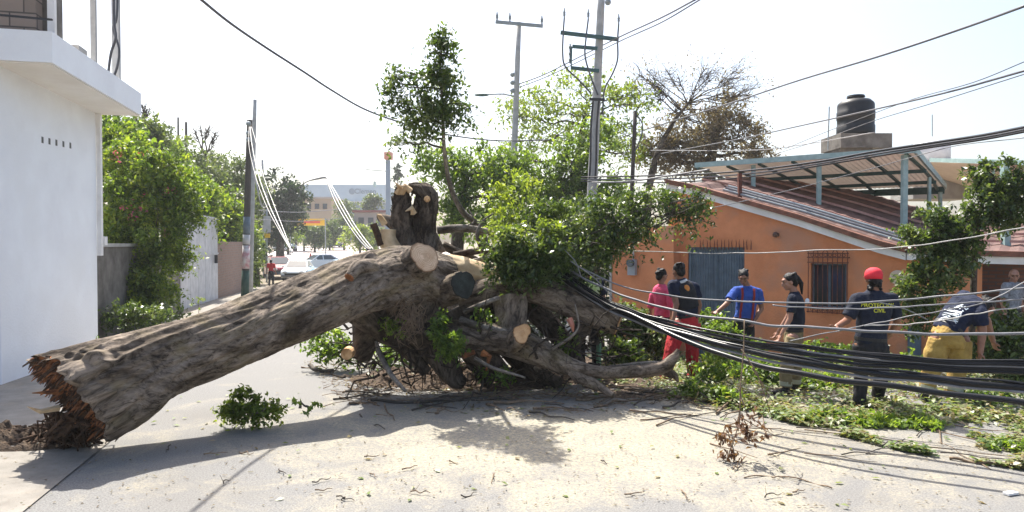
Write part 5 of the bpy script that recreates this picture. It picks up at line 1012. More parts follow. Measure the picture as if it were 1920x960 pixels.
# loose sticks, each a thing
protos = []
for k in range(6):
    r_ = random.Random(300 + k); L = 1.0; C = catmull(wob((-.5, 0, .01), (.5, 0, .02), .015, .006, 4, .09, r_), 14); b = MB(); b.tube([Vector((c[0], c[1], c[2] * .4)) for c in C], [max(.003, c[3]) for c in C], 6)
    if k % 2: b.tube([Vector(C[3][:3]), Vector(C[3][:3]) + Vector((.12, .14, .02))], [.007, .003], 5)
    protos.append(b.mesh('stick', M['twig' if k % 3 else 'bark_grey'], True))
r_ = random.Random(12); spots = []
for k in range(110):
    spots.append((r_.uniform(660, 1350), r_.gauss(735, 22), r_.uniform(.25, .9), 'a'))
for k in range(22): spots.append((r_.uniform(1150, 1500), r_.gauss(755, 18), r_.uniform(.3, .9), 'a'))
for k in range(34): spots.append((r_.uniform(1300, 1900), r_.uniform(740, 870), r_.uniform(.3, 1.1), 'b'))
for k in range(22): spots.append((r_.uniform(250, 1500), r_.uniform(850, 945), r_.uniform(.07, .22), 'c'))
for (x, y, s_, gk) in [(315, 845, .25, 'c'), (600, 690, .6, 'a'), (880, 930, .15, 'c'), (700, 895, .12, 'c')] + spots:
    g = G(x, max(690, y)); o = bpy.data.objects.new('stick', protos[r_.randrange(6)]); COL.objects.link(o); o.location = g + Z * .02; th = r_.uniform(.5, 1.2) if gk == 'a' else .45
    o.rotation_euler = (r_.uniform(0, 6), r_.uniform(-.05, .05), r_.gauss(0, .7)); o.scale = (s_, th, th)
    tag(o, {'a': 'dry broken stick in the strip of debris below the sawn limbs', 'b': 'dry thin twig in the leaf litter at the right of the road', 'c': 'tiny twig lying loose on the sawdust covered foreground'}[gk], 'stick', {'a': 'sticks below the sawn limbs', 'b': 'twigs in the right-hand litter', 'c': 'tiny twigs on the open road'}[gk])
for (lab, pts, r) in (('long thin branch lying flat below the torn roots', [(690, 752, 0), (760, 757, 0), (860, 752, 0), (960, 750, 0)], .018), ('crooked grey stick lying below the gap under the trunk', [(580, 688, 0), (595, 697, 0), (625, 700, 0)], .03), ('long thin branch lying below the forked branch', [(1060, 705, 0), (1200, 735, 0), (1330, 740, 0)], .022), ('thin arched root on the road right of the debris', [(1395, 897, 0), (1450, 893, 0), (1520, 905, 0), (1560, 918, 0)], .006), ('long thin branch lying across the right-hand litter', [(1780, 862, 0), (1850, 872, 0), (1925, 878, 0)], .014)):
    C = catmull([tuple(G(x, y) + Z * r) for x, y, _ in pts], 16); b = MB(); b.tube([Vector(c) + Vector((0, 0, .01 * math.sin(i))) for i, c in enumerate(C)], r, 6); tag(b.build('long_branch', M['bark_grey' if r > .015 else 'twig'], None, True), lab, 'branch')
b = MB(); g = G(1895, 928); b.box(g + Z * .015, (.11, .05, .018), (Vector((.95, .3, 0)), Vector((-.3, .95, 0)), Z)); tag(b.build('stone_chip', M['white_trim']), 'small pale stone chip at the bottom right of the road', 'stone')
b = MB(); g = G(672, 672) ; b.tube([P(655, 660, 9.0), P(650, 664, 8.85)], [.08, .075], 16); tag(b.build('log_end', M['cut_orange'], None), 'sawn orange log end lying under the trunk', 'log')
t = thing('green_post', 'short green painted post standing behind the limbs', 'post', base_at(1123, 9.9)); b = MB(); p = base_at(1123, 9.9); b.cyl(p, P(1123, 640, 9.9), .035, n=10); b.build('post', M['green_paint'], t)
b = MB(); rq = random.Random(88)
for k in range(520):
    g = G(rq.uniform(600, 1750), min(800, max(676, rq.gauss(728, 20)))); a_ = rq.gauss(0, .6); L = rq.uniform(.08, .5); dv = Vector((math.cos(a_), math.sin(a_), 0)) * L
    C = wob(g + Z * rq.uniform(.01, .05), g + dv + Z * rq.uniform(.01, .08), rq.uniform(.003, .008), .002, 3, .2, rq); b.tube([Vector(c[:3]) for c in C], [c[3] for c in C], 4, caps=False)
tag(b.build('twig_debris', M['twig']), 'strewn fine twigs in the debris line across the road', 'debris', None, 'stuff')
# dead twigs hanging from the cables
t = thing('hanging_branch', 'dead brown branch with withered leaves hanging from the cables', 'branch', P(1388, 880, 6.3))
b = MB(); C = catmull([tuple(P(*q)) for q in ((1396, 600, 6.4), (1394, 660, 6.35), (1388, 730, 6.3), (1386, 790, 6.3), (1370, 840, 6.3), (1355, 888, 6.3))], 24); b.tube([Vector(c) for c in C], [.006] * 14 + [.005] * 10, 6)
for q in (((1386, 780), (1410, 795), (1450, 815)), ((1388, 740), (1400, 775), (1430, 800)), ((1386, 790), (1360, 800), (1350, 830)), ((1372, 830), (1378, 855), (1372, 880)), ((1388, 770), (1365, 775), (1355, 790)), ((1410, 690), (1430, 720), (1452, 760)), ((1390, 655), (1420, 700), (1450, 790))):
    b.tube([P(x, y, 6.3) for x, y in q], [.007, .005, .003], 5)
b.build('stem', M['twig'], t, True)
foliage([pxblob(1365, 868, 6.3, 12, 22, 1), pxblob(1358, 835, 6.3, 10, 20, .7), pxblob(1425, 808, 6.3, 30, 13, 1.1), pxblob(1380, 805, 6.3, 22, 18, .8), pxblob(1405, 785, 6.3, 22, 10, .5)], 'leaf_rust', .065, 12, 96, per=5, spread=.04, parent=t, name='withered_leaves', droop=1.2)

# ---------------------------------------------------------------- cables
OV = 'overhead cables on the right'; DR = 'drooping cables pulled down in front of the workers'
cable('overhead_cable', 'thick dark cable swooping from upper left behind the slender tree', [(360, -15, 8), (430, 42, 9), (500, 90, 10), (570, 135, 11), (620, 168, 12), (680, 203, 13.5), (740, 226, 15), (800, 243, 17), (860, 256, 19), (940, 264, 21), (1030, 262, 22)], .019, 'thin_cable', n=70)
cable('overhead_cable', 'dark cable rising from the bare tree to top right corner', [(1930, 8, 9), (1800, 55, 11), (1650, 105, 13), (1500, 150, 16), (1380, 190, 19), (1290, 218, 22), (1220, 240, 25), (1150, 262, 28)], .02, 'thin_cable', OV)
cable('overhead_cable', 'upper of two close cables crossing the tall pole', [(1306, -2, 14), (1240, 33, 17), (1160, 70, 21), (1080, 110, 25), (1020, 140, 27), (972, 158, 28)], .022, 'thin_cable', OV)
cable('overhead_cable', 'lower of two close cables crossing the tall pole', [(1318, -4, 14), (1240, 42, 17), (1165, 76, 21), (1080, 118, 25), (1020, 146, 27), (972, 164, 28)], .018, 'thin_cable', OV)
cable('overhead_cable', 'thin cable running down left of the T-shaped pole', [(965, 165, 28), (925, 185, 33), (880, 212, 40)], .015, 'grey_cable', OV)
cable('overhead_cable', 'dark cable passing in front of the black tank', [(1930, 130, 9), (1780, 172, 12), (1640, 205, 15), (1500, 236, 18), (1380, 262, 22), (1240, 288, 26)], .017, 'thin_cable', OV)
cable('overhead_cable', 'thin upper cable splitting off above the tank cable', [(1930, 112, 9), (1820, 156, 11), (1700, 190, 14), (1560, 243, 17), (1470, 280, 20)], .008, 'thin_cable', OV)
cable('overhead_cable', 'thin cable crossing the tank lower half', [(1930, 136, 9), (1760, 190, 12), (1640, 226, 15), (1540, 262, 18), (1450, 290, 20)], .008, 'thin_cable', OV)
cable('overhead_cable', 'thin pale cable level behind the brown tree and tank', [(1640, 248, 18), (1500, 272, 20), (1400, 282, 22), (1220, 282, 26)], .012, 'grey_cable', OV)
for k, (dy, r, mt, lab) in enumerate(((0, .021, 'black_plastic', 'thick black strand, topmost of the bundle along the canopy edge'), (4, .018, 'thin_cable', 'dark strand, middle of the bundle along the canopy edge'), (8, .016, 'black_plastic', 'black strand, lowest of the bundle along the canopy edge'))):
    cable('overhead_cable', lab, [(1935, 236 + dy, 8.2), (1840, 254 + dy, 9.4), (1740, 269 + dy, 10.6), (1640, 284 + dy * 1.2, 12), (1540, 302 + dy, 13.5), (1430, 317 + dy * 1.4, 15.5), (1320, 326 + dy * 1.6, 17.5), (1200, 330 + dy * 1.6, 19.5), (1090, 332 + dy, 21.5)], r, mt, OV, 60)
cable('overhead_cable', 'slack cable left end of the canopy bundle beside the tall pole', [(1330, 318, 17), (1250, 330, 18), (1180, 340, 19), (1110, 342, 21)], .022, 'grey_cable', OV)
cable('overhead_cable', 'thin pale wire slanting down across the canopy', [(1925, 258, 8.5), (1800, 272, 10), (1735, 288, 10.5), (1620, 320, 11), (1458, 362, 11.5), (1300, 395, 12), (1120, 410, 13)], .006, 'grey_cable', OV)
cable('slack_wire', 'pale slack wire level across the blue gate top', [(1140, 468, 11), (1280, 474, 10.5), (1400, 475, 10), (1515, 470, 9.5), (1650, 466, 9), (1780, 452, 8.5), (1930, 425, 8)], .007, 'pale_cable', DR)
cable('slack_wire', 'pale slack wire at chest height of blue shirted man', [(1060, 485, 9.5), (1130, 522, 9.3), (1200, 545, 9), (1300, 560, 8.6), (1420, 566, 8.2), (1560, 569, 7.8), (1700, 562, 7.5), (1800, 552, 7.2), (1935, 538, 6.8)], .010, 'grey_cable', DR)
cable('slack_wire', 'thin wire across the red capped man shoulder blades', [(1450, 572, 7.9), (1600, 580, 7.6), (1750, 572, 7.2), (1935, 560, 6.8)], .008, 'grey_cable', DR)
cable('slack_wire', 'grey cable at waist height of the red capped man', [(1062, 500, 9.5), (1120, 535, 9.2), (1200, 565, 8.8), (1300, 590, 8.3), (1400, 604, 7.9), (1500, 613, 7.6), (1620, 620, 7.3), (1760, 627, 7), (1935, 626, 6.6)], .015, 'grey_cable', DR)
cable('slack_wire', 'thin wire rising to the right across the yellow trousers', [(1480, 640, 7.8), (1600, 614, 7.6), (1720, 590, 7.3), (1850, 566, 7), (1935, 520, 6.8)], .006, 'grey_cable', DR)
cable('slack_wire', 'thin wire rising from the waist cable to the far right', [(1620, 612, 7.5), (1740, 604, 7.3), (1830, 588, 7), (1935, 572, 6.8)], .006, 'pale_cable', DR)
rs2 = random.Random(5)
for k in range(7):
    o = k * 3.2; cable('drooping_cable', f'black cable in the upper drooping bundle, {["topmost", "second from top", "third from top", "fourth from top", "third from bottom", "second from bottom", "lowest"][k]} of seven',
        [(1045 + k, 498 + o * .7, 9.6), (1100, 538 + o * .8 + rs2.uniform(-2, 2), 9.3), (1180, 578 + o + rs2.uniform(-3, 3), 8.8), (1280, 606 + o * 1.1 + rs2.uniform(-3, 3), 8.2), (1400, 630 + o * 1.2 + rs2.uniform(-3, 3), 7.6), (1550, 652 + o * 1.2 + rs2.uniform(-3, 3), 7.1), (1700, 668 + o * 1.1, 6.7), (1935, 680 + o, 6.1)], rs2.choice((.011, .014, .012, .017)), 'black_plastic' if k != 3 else 'grey_cable', DR, 60, sides=8)
for k, (dy, r, mt) in enumerate(((0, .031, 'black_plastic'), (9, .014, 'grey_cable'), (-6, .012, 'black_plastic'))):
    cable('drooping_cable', ('thick glossy black cable in the middle drooping pair', 'thin grey cable under the thick middle one', 'thin black cable over the thick middle one')[k], [(1040, 508 + dy * .5, 9.5), (1100, 552 + dy * .6, 9.1), (1200, 600 + dy * .8, 8.4), (1320, 638 + dy, 7.6), (1450, 668 + dy, 7), (1600, 694 + dy, 6.6), (1750, 710 + dy, 6.3), (1935, 727 + dy, 5.9)], r, mt, DR, 60, sides=10)
cable('drooping_cable', 'lowest thick black cable drooping furthest toward the road', [(1055, 525, 9.4), (1120, 568, 9), (1190, 592, 8.4), (1260, 628, 7.8), (1380, 673, 7.1), (1500, 701, 6.6), (1650, 722, 6.2), (1800, 741, 5.9), (1935, 757, 5.6)], .027, 'black_plastic', DR, 60, sides=10)
for k, (x0, y0, x1, y1, lab) in enumerate(((1070, 490, 1150, 560, 'short thin wire caught between limb tops and cables'), (1060, 470, 1090, 520, 'thin wire hanging from fallen foliage onto cables'), (1640, 565, 1740, 600, 'twisted wire end beside the right-hand tree'))):
    cable('wire_end', lab, [(x0, y0, 9 if x0 < 1200 else 8), ((x0 + x1) / 2 + 4, (y0 + y1) / 2 - 4, 9 if x0 < 1200 else 8), (x1, y1, 9 if x0 < 1200 else 8)], .006, 'grey_cable', None, 12)
LC = 'pale cables torn down from the left pole'
for k, (dx, r) in enumerate(((0, .035), (9, .025), (-6, .02))):
    cable('torn_cable', ('thick pale cable falling from the banded pole, middle strand', 'pale cable falling from the banded pole, right strand', 'pale cable falling from the banded pole, left strand')[k], [(469 + dx * .3, 238, 31.5), (473 + dx, 275, 30), (485 + dx, 330, 28), (505 + dx, 385, 26), (526 + dx * .6, 430, 24), (548, 474, 21)], r * .62, 'pale_cable', LC)
cable('torn_cable', 'pale loop hanging lower right of the banded pole', [(474, 300, 31), (482, 350, 30), (492, 388, 30), (503, 380, 30), (497, 350, 30)], .03, 'pale_cable', LC)
for k in range(3):
    cable('torn_cable', ('pale torn cable bent over and down to the trunk top, left strand', 'pale torn cable bent over and down to the trunk top, middle strand', 'pale torn cable bent over and down to the trunk top, right strand')[k], [(560, 352, 17), (575, 341, 16.5), (598, 334 + k, 16), (612, 333 + k, 15.5), (616 + k * 3, 348, 15), (630 + k * 6, 382, 14), (652 + k * 6, 420, 13), (672 + k * 6, 448, 12), (690 + k * 5, 468, 11)], .010 if k else .014, 'pale_cable' if k else 'thin_cable', LC)
for y0 in (398, 415): cable('slack_wire', {398: 'thin pale wire sagging before the round tree, upper', 415: 'thin pale wire sagging before the round tree, lower'}[y0], [(485, y0 - 4, 40), (560, y0, 45), (640, y0 - 6, 50)], .02, 'grey_cable')
# ================================================================ PEOPLE
def remesh(mb, name, vox, mt, parent, smooth=4, wrinkle=0.0, seed=0, cutz=None):
    me = mb.mesh(name, mt); ob = bpy.data.objects.new('tmp', me); COL.objects.link(ob)
    r = ob.modifiers.new('r', 'REMESH'); r.mode = 'VOXEL'; r.voxel_size = vox; r.use_smooth_shade = True
    s = ob.modifiers.new('s', 'SMOOTH'); s.factor = .5; s.iterations = smooth
    dg = bpy.context.evaluated_depsgraph_get(); m2 = bpy.data.meshes.new_from_object(ob.evaluated_get(dg)); bpy.data.objects.remove(ob)
    if wrinkle:
        for v in m2.vertices:
            k = noise.noise(Vector((v.co.x * 9 + seed, v.co.y * 9, v.co.z * 5))) + .6 * noise.noise(Vector((v.co.x * 20, v.co.y * 20 + seed, v.co.z * 14))); v.co += v.normal * k * wrinkle
    m2.name = name; m2.materials.clear(); m2.materials.append(mt); m2.polygons.foreach_set('use_smooth', [True] * len(m2.polygons)); return link_mesh(name, m2, parent), m2
TPL = dict(head=(0, .02, 1.60), neck=(0, 0, 1.47), chest=(0, .0, 1.30), waist=(0, 0, 1.08), pelvis=(0, 0, .95), shL=(-.185, 0, 1.41), shR=(.185, 0, 1.41), elL=(-.25, -.02, 1.12), elR=(.25, -.02, 1.12),
           wrL=(-.27, .06, .88), wrR=(.27, .06, .88), hipL=(-.09, 0, .90), hipR=(.09, 0, .90), knL=(-.11, .03, .50), knR=(.11, .03, .50), anL=(-.12, -.02, .09), anR=(.12, -.02, .09))
def person(label, px, d, h, yaw, ov, look, shirt, trousers, skin='skin', hair='hair', hairstyle='short', cap=None, group='people at work behind the cables', sleeve=.75, build=1.0, boots='boot', vox=.010, feet=None, hem=0.0, bag=None):
    base = base_at(px, d); k = h / 1.72; cy, sy = math.cos(yaw), math.sin(yaw); J = {}
    for n_, (x, y, z) in TPL.items(): J[n_] = base + Vector((x * cy - y * sy, x * sy + y * cy, z)) * k
    for n_, (x, y, dd) in ov.items(): J[n_] = P(x, y, d + dd)
    for n_ in ('anL', 'anR'): J[n_].z = zg(J[n_].x, J[n_].y) + .09 * k
    t = thing('person', label, 'person', base, group); B = build * k
    right = (J['shR'] - J['shL']).normalized(); spine = (J['neck'] - J['pelvis']).normalized(); fwd = spine.cross(right) if False else right.cross(spine) * -1
    J['head'] = J['head'] - Z * .012 * k
    # head frame: look = facing direction, world
    Fh = Vector(look).normalized(); up_ = (Z * .9 + spine * .3).normalized(); Rh = Fh.cross(up_).normalized(); Uh = Rh.cross(Fh).normalized(); H = J['head']
    b = MB(); hb = lambda off, r, n=8: b.ball(H + Rh * off[0] * k + Fh * off[1] * k + Uh * off[2] * k, tuple(q * k for q in r), n, (Rh, Fh, Uh))
    hb((0, -.01, .025), (.076, .094, .092), 12); hb((0, .025, -.045), (.058, .066, .062), 10); hb((0, .055, -.088), (.030, .030, .022)); hb((0, .072, .045), (.055, .022, .018)); hb((0, .098, -.012), (.012, .018, .028)); hb((0, .106, -.03), (.017, .014, .012)); hb((0, .085, -.06), (.026, .014, .012))
    for s_ in (-1, 1): hb((s_ * .077, -.005, -.01), (.010, .02, .032)); hb((s_ * .045, .06, -.02), (.022, .022, .02))
    b.cone(H + Uh * -.05 * k - Fh * .02 * k, .052 * k, J['neck'], .058 * B); b.cone(J['neck'], .06 * B, J['chest'], .10 * B)
    b.cone(J['chest'], .09 * B, J['pelvis'], .08 * B)
    for s_ in 'LR':
        b.cone(J['chest'], .07 * B, J['sh' + s_], .052 * B); b.cone(J['sh' + s_], .05 * B, J['el' + s_], .039 * B); b.cone(J['el' + s_], .040 * B, J['wr' + s_], .026 * B)
        b.cone(J['pelvis'], .09 * B, J['hip' + s_], .09 * B); b.cone(J['hip' + s_], .08 * B, J['kn' + s_], .055 * B); b.cone(J['kn' + s_], .055 * B, J['an' + s_], .035 * B)
        # hand: palm, four fingers, thumb
        w_ = J['wr' + s_]; fd = (w_ - J['el' + s_]).normalized(); side = Vector((0, -1, 0)) if s_ == 'L' else Vector((0, 1, 0)); side = (spine.cross(fd)); side = side.normalized() if side.length > .2 else right.copy(); pn = fd.cross(side).normalized()
        pc = w_ + fd * .052 * k; b.ball(pc, (.040 * k, .052 * k, .015 * k), 8, (side, fd, pn))
        for q, (o, L) in enumerate(((-.030, .062), (-.010, .074), (.010, .070), (.029, .054))):
            r0 = pc + side * o * k + fd * .035 * k; m_ = r0 + (fd * .85 + pn * .45) * L * .55 * k; b.cone(r0, .0095 * k, m_, .0088 * k, 6); b.cone(m_, .0088 * k, m_ + (fd * .35 + pn * .9) * L * .5 * k, .0075 * k, 6)
        r0 = w_ + fd * .02 * k - side * .03 * k; m_ = r0 + (fd * .6 - side * .6 + pn * .3).normalized() * .04 * k; b.cone(r0, .013 * k, m_, .011 * k, 6); b.cone(m_, .011 * k, m_ + (fd * .8 + pn * .3) * .03 * k, .009 * k, 6)
    body, _ = remesh(b, 'body', vox * .85, M[skin], t, 2)
    # face details
    for s_ in (-1, 1):
        b = MB(); b.ball(H + (Rh * s_ * .032 + Fh * .086 + Uh * .012) * k, .0075 * k, 6); b.build('eye', M['eye'], t, True)
    b = MB()
    for s_ in (-1, 1): b.cone(H + (Rh * s_ * .018 + Fh * .094 + Uh * .034) * k, .005 * k, H + (Rh * s_ * .05 + Fh * .078 + Uh * .036) * k, .004 * k, 6)
    b.build('eyebrow', M['hair'], t); b = MB(); b.cone(H + (Rh * -.02 + Fh * .094 + Uh * -.062) * k, .006 * k, H + (Rh * .02 + Fh * .094 + Uh * -.062) * k, .006 * k, 6); b.build('mouth', M['lip'], t)
    # hair
    if hair:
        b = MB(); hq = lambda off, r, n=9: b.ball(H + Rh * off[0] * k + Fh * off[1] * k + Uh * off[2] * k, tuple(q * k for q in r), n, (Rh, Fh, Uh))
        if not cap: hq((0, -.025, .045), (.085, .098, .085), 12)
        hq((0, -.055, -.015), (.074, .058, .085), 10)
        for q_ in range(14): w_ = q_ * .9; hq((.06 * math.cos(w_), -.05 + .05 * math.sin(w_), (.1 if not cap else -.03) - .03 * (q_ % 4)), (.03, .03, .022), 5)
        if hairstyle == 'tail':
            hq((0, -.105, .045), (.032, .034, .032)); b.cone(H + (-Fh * .125 + Uh * .04) * k, .024 * k, H + (-Fh * .15 - Uh * .06) * k, .034 * k); b.cone(H + (-Fh * .15 - Uh * .06) * k, .034 * k, H + (-Fh * .12 - Uh * .21) * k, .012 * k); hq((0, .02, .09), (.05, .035, .018))
        if hairstyle == 'bun': hq((0, -.115, .015), (.042, .042, .042))
        remesh(b, 'hair', .009, M[hair], t, 1, .004, 3)
    if cap:
        b = MB(); c_ = H + Uh * .05 * k - Fh * .018 * k
        secs = [(c_ + Uh * z_ * k, r1 * k, r2 * k) for z_, r1, r2 in ((-.055, .092, .112), (0, .096, .116), (.035, .09, .108), (.062, .07, .086), (.08, .04, .05), (.086, .008, .01))]; b.loft(secs, Rh, 24); co = b.build('cap', M[cap], t, True)
        b = MB(); b.ball(c_ + Fh * .12 * k + Uh * -.02 * k, (.07 * k, .075 * k, .008 * k), 8, (Rh, Fh, Uh)); b.build('brim', M[cap], co, True); b = MB(); b.ball(c_ + Uh * .08 * k, .009 * k, 6); b.build('button', M[cap], co)
    # shirt
    b = MB(); pv, wa, ch, nk = J['pelvis'], J['waist'], J['chest'], J['neck']; bot = pv + (pv - wa).normalized() * hem * k
    b.loft([(bot, .150 * B, .112 * B), (pv.lerp(wa, .3), .156 * B, .115 * B), (wa, .150 * B, .112 * B), (wa.lerp(ch, .5), .162 * B, .118 * B), (ch, .178 * B, .122 * B), (ch.lerp(nk, .45), .175 * B, .105 * B), (ch.lerp(nk, .78), .125 * B, .085 * B), (nk + (nk - ch).normalized() * .012, .068 * B, .064 * B)], right, 24, .85)
    for s_ in 'LR':
        sh, el = J['sh' + s_], J['el' + s_]; b.cone(ch.lerp(nk, .5), .085 * B, sh, .068 * B, 12); sp = sh.lerp(el, sleeve); dr = (el - sh).normalized()
        b.loft([(sh - dr * .01, .072 * B, .072 * B), (sh.lerp(el, .4 * sleeve / .75), .071 * B, .07 * B), (sp, .072 * B, .066 * B)], right if abs(dr.dot(right)) < .8 else Z, 14)
    so, sm = remesh(b, 'shirt', vox, M[shirt], t, 4, .011, px)
    # trousers, belt, boots
    b = MB(); b.loft([(wa.lerp(pv, .55), .143 * B, .108 * B), (pv, .158 * B, .122 * B), (pv.lerp((J['hipL'] + J['hipR']) / 2, 1.0) - Z * .03 * k, .165 * B, .128 * B), ((J['hipL'] + J['hipR']) / 2 - Z * .09 * k, .14 * B, .11 * B)], right, 24, .85)
    wd = 1.25 if trousers in ('yellow_cloth', 'khaki', 'red_cloth') else 1.0
    for s_ in 'LR':
        h_, kn, an = J['hip' + s_], J['kn' + s_], J['an' + s_]; end = an + (kn - an).normalized() * (.0 if wd == 1 else .02) * k
        b.loft([(h_, .098 * B, .105 * B), (h_.lerp(kn, .5), .085 * B * wd, .09 * B * wd), (kn, .070 * B * wd, .074 * B * wd), (kn.lerp(an, .5), .066 * B * wd, .068 * B * wd), (end, .062 * B * wd, .066 * B * wd)], right, 16)
    tro, _ = remesh(b, 'trousers', vox, M[trousers], t, 3, .014, px + 5)
    b = MB(); c_ = wa.lerp(pv, .72); b.loft([(c_ + spine * .018 * k, .160 * B, .121 * B), (c_ - spine * .018 * k, .161 * B, .122 * B)], right, 24, .85); b.build('belt', M['boot'], t)
    if wd > 1 and trousers != 'red_cloth':
        for s_ in 'LR':
            kn, an = J['kn' + s_], J['an' + s_]; c_ = an.lerp(kn, .25); dr = (kn - an).normalized(); b = MB(); b.loft([(c_ + dr * .03 * k, .086 * B, .089 * B), (c_ - dr * .03 * k, .086 * B, .089 * B)], right, 16); b.build('reflective_band', M['reflect'], tro)
    for i, s_ in enumerate('LR'):
        an = J['an' + s_]; fd = Vector((feet or (-sy * -1 if False else 0, 0, 0))) if feet is None else Vector(feet)
        if feet is None: fd = Vector((-sy, cy, 0))
        fd = fd.normalized(); sd_ = fd.cross(Z); b = MB(); gz = an.z - .09 * k
        b.cone(an + Z * .04 * k, .048 * k, an - Z * .02 * k, .046 * k, 10); b.ball(Vector((an.x, an.y, gz + .04 * k)) + fd * .06 * k, (.046 * k, .135 * k, .042 * k), 9, (sd_, fd, Z)); b.ball(Vector((an.x, an.y, gz + .035 * k)) + fd * .13 * k, (.05 * k, .06 * k, .036 * k), 9, (sd_, fd, Z)); b.ball(Vector((an.x, an.y, gz + .015 * k)) + fd * .06 * k, (.05 * k, .14 * k, .016 * k), 8, (sd_, fd, Z))
        remesh(b, 'boot', vox, M[boots], t, 2)
    return t, J, B, right, spine, sm, so
def torso_print(body, size, J, right, spine, so, back, t, ink, at=.55, name='back_print', shift=0):
    n_ = right.cross(spine).normalized(); n_ = n_ if (n_.dot(Vector((0, -1, 0))) > 0) == (back == 'cam') else -n_
    c = J['chest'].lerp(J['neck'], at) + right * shift; org = ORG[so.name]; vs = [v.co + org for v in so.data.vertices]; bv = BVHTree.FromPolygons(vs, [tuple(p.vertices) for p in so.data.polygons]); up_ = spine; r_ = right if right.cross(up_).dot(n_) > 0 else -right
    return text_mesh(body, size, r_, up_, n_, c, M[ink], name, so, proj=bv, bold=True)
HP_ = math.pi
# red capped man
t, J, B, rt, sp, sm, so = person('man seen from behind in red cap and navy shirt gripping a cable', 1637, 8.3, 1.74, 0, dict(head=(1637, 521, .02), neck=(1640, 545, 0), chest=(1638, 580, 0), waist=(1634, 618, 0), pelvis=(1632, 642, 0), shL=(1609, 560, 0), shR=(1671, 560, 0), elL=(1588, 601, -.03), wrL=(1569, 612, -.25), elR=(1682, 600, .05), wrR=(1668, 625, .2), hipL=(1618, 648, 0), hipR=(1648, 648, 0), knL=(1614, 706, .02), knR=(1654, 703, .08), anL=(1612, 758, 0), anR=(1644, 750, .3)), (.1, 1, -.1), 'navy', 'black_cloth', cap='red_cap', hem=.10, build=1.13, sleeve=.85)
torso_print('PROTECCION\nCIVIL', .062, J, rt, sp, so, 'cam', t, 'yellow_ink', .12)
# woman in navy
t, J, B, rt, sp, sm, so = person('woman with black ponytail in navy shirt and khaki work trousers facing left', 1486, 9.2, 1.62, math.pi / 2, dict(head=(1480, 527, 0), neck=(1489, 549, 0), chest=(1492, 572, 0), waist=(1493, 603, 0), pelvis=(1488, 625, 0), shL=(1486, 560, -.16), shR=(1494, 560, .16), elL=(1481, 598, -.2), wrL=(1465, 627, -.2), elR=(1476, 597, .2), wrR=(1459, 622, .22), hipL=(1487, 633, -.09), hipR=(1489, 633, .09), knL=(1474, 690, -.1), knR=(1492, 690, .1), anL=(1473, 742, -.1), anR=(1490, 735, .12)), (-1, .12, -.28), 'navy', 'khaki', 'skin_light', hairstyle='tail', build=.98, sleeve=.7)
b = MB(); c_ = J['elL'].lerp(J['shL'], .55); b.ball(J['chest'] + Vector((.11, -.10, .06)), (.03, .012, .04), 6); b.build('shirt_emblem', M['white_ink'], so)
# blue shirt man
t, J, B, rt, sp, sm, so = person('man in bright blue shirt with dark red straps before the blue gate', 1394, 11.7, 1.72, math.pi, dict(head=(1394, 519, -.05), neck=(1400, 537, 0), chest=(1400, 555, 0), waist=(1398, 583, 0), pelvis=(1394, 603, 0), shR=(1380, 545, -.02), shL=(1421, 547, .02), elR=(1362, 570, -.2), wrR=(1345, 584, -.35), elL=(1428, 578, .05), wrL=(1413, 604, -.1)), (-.45, -1, -.6), 'royal', 'black_cloth', build=1.08, sleeve=.7)
b = MB()
for s_ in (-1, 1):
    for (a_, c_) in ((.62, .2), (.2, -.6)):
        pass
def strap(J, rt, sp, s_, parent, mt, off=.085, w=.05, org=None, front=None):
    so_ = org; og = ORG[so_.name]; bv = BVHTree.FromPolygons([v.co + og for v in so_.data.vertices], [tuple(p.vertices) for p in so_.data.polygons]); n_ = front; pts = []
    for i in range(15):
        f = i / 14; c = J['neck'].lerp(J['pelvis'], .04 + .92 * f) + rt * s_ * off; h = bv.ray_cast(c + n_ * .6, -n_)
        if h[0] is not None: pts.append(h[0] + n_ * .008)
    b = MB(); vs = []; fs = []
    for p in pts: vs += [p - rt * w / 2, p + rt * w / 2, p + rt * w / 2 + n_ * .006, p - rt * w / 2 + n_ * .006]
    for i in range(len(pts) - 1):
        for q in range(4): fs.append((4 * i + q, 4 * i + (q + 1) % 4, 4 * i + 4 + (q + 1) % 4, 4 * i + 4 + q))
    b.add(vs, fs); return b.build('strap', M[mt], parent)
for s_ in (-1, 1): strap(J, rt, sp, s_, t, 'red_strap', .10, .038, so, Vector((0, -1, 0)))
# red trousers man
t, J, B, rt, sp, sm, so = person('man in red work trousers and black vest bending over beside the fork', 1275, 10.6, 1.74, .35, dict(head=(1272, 507, 0), neck=(1274, 524, 0), chest=(1280, 545, 0), waist=(1288, 576, 0), pelvis=(1287, 598, 0), shL=(1261, 534, -.08), shR=(1302, 538, .08), elL=(1268, 570, -.2), wrL=(1262, 600, -.3), elR=(1311, 572, .1), wrR=(1306, 600, .1), hipL=(1274, 606, -.05), hipR=(1299, 606, .05), knL=(1258, 660, -.2), knR=(1298, 655, .1), anL=(1248, 708, -.25), anR=(1298, 690, .2)), (-.5, 1, -.3), 'navy_blue', 'red_cloth', boots='red_cloth', build=1.12, sleeve=.6)
b = MB(); b.loft([(J['waist'] - sp * .02, .168 * B, .13 * B), (J['chest'], .172 * B, .142 * B), (J['chest'].lerp(J['neck'], .45), .150 * B, .125 * B), (J['chest'].lerp(J['neck'], .8), .10 * B, .09 * B)], rt, 24, .85); vo, _ = remesh(b, 'vest', .01, M['black_cloth'], t, 3, .006)
b = MB(); b.ball(J['chest'].lerp(J['neck'], .25) + Vector((0, -.15, 0)) + rt * .04, (.05, .03, .06), 8); b.build('orange_patch', M['orange_patch'], vo, True)
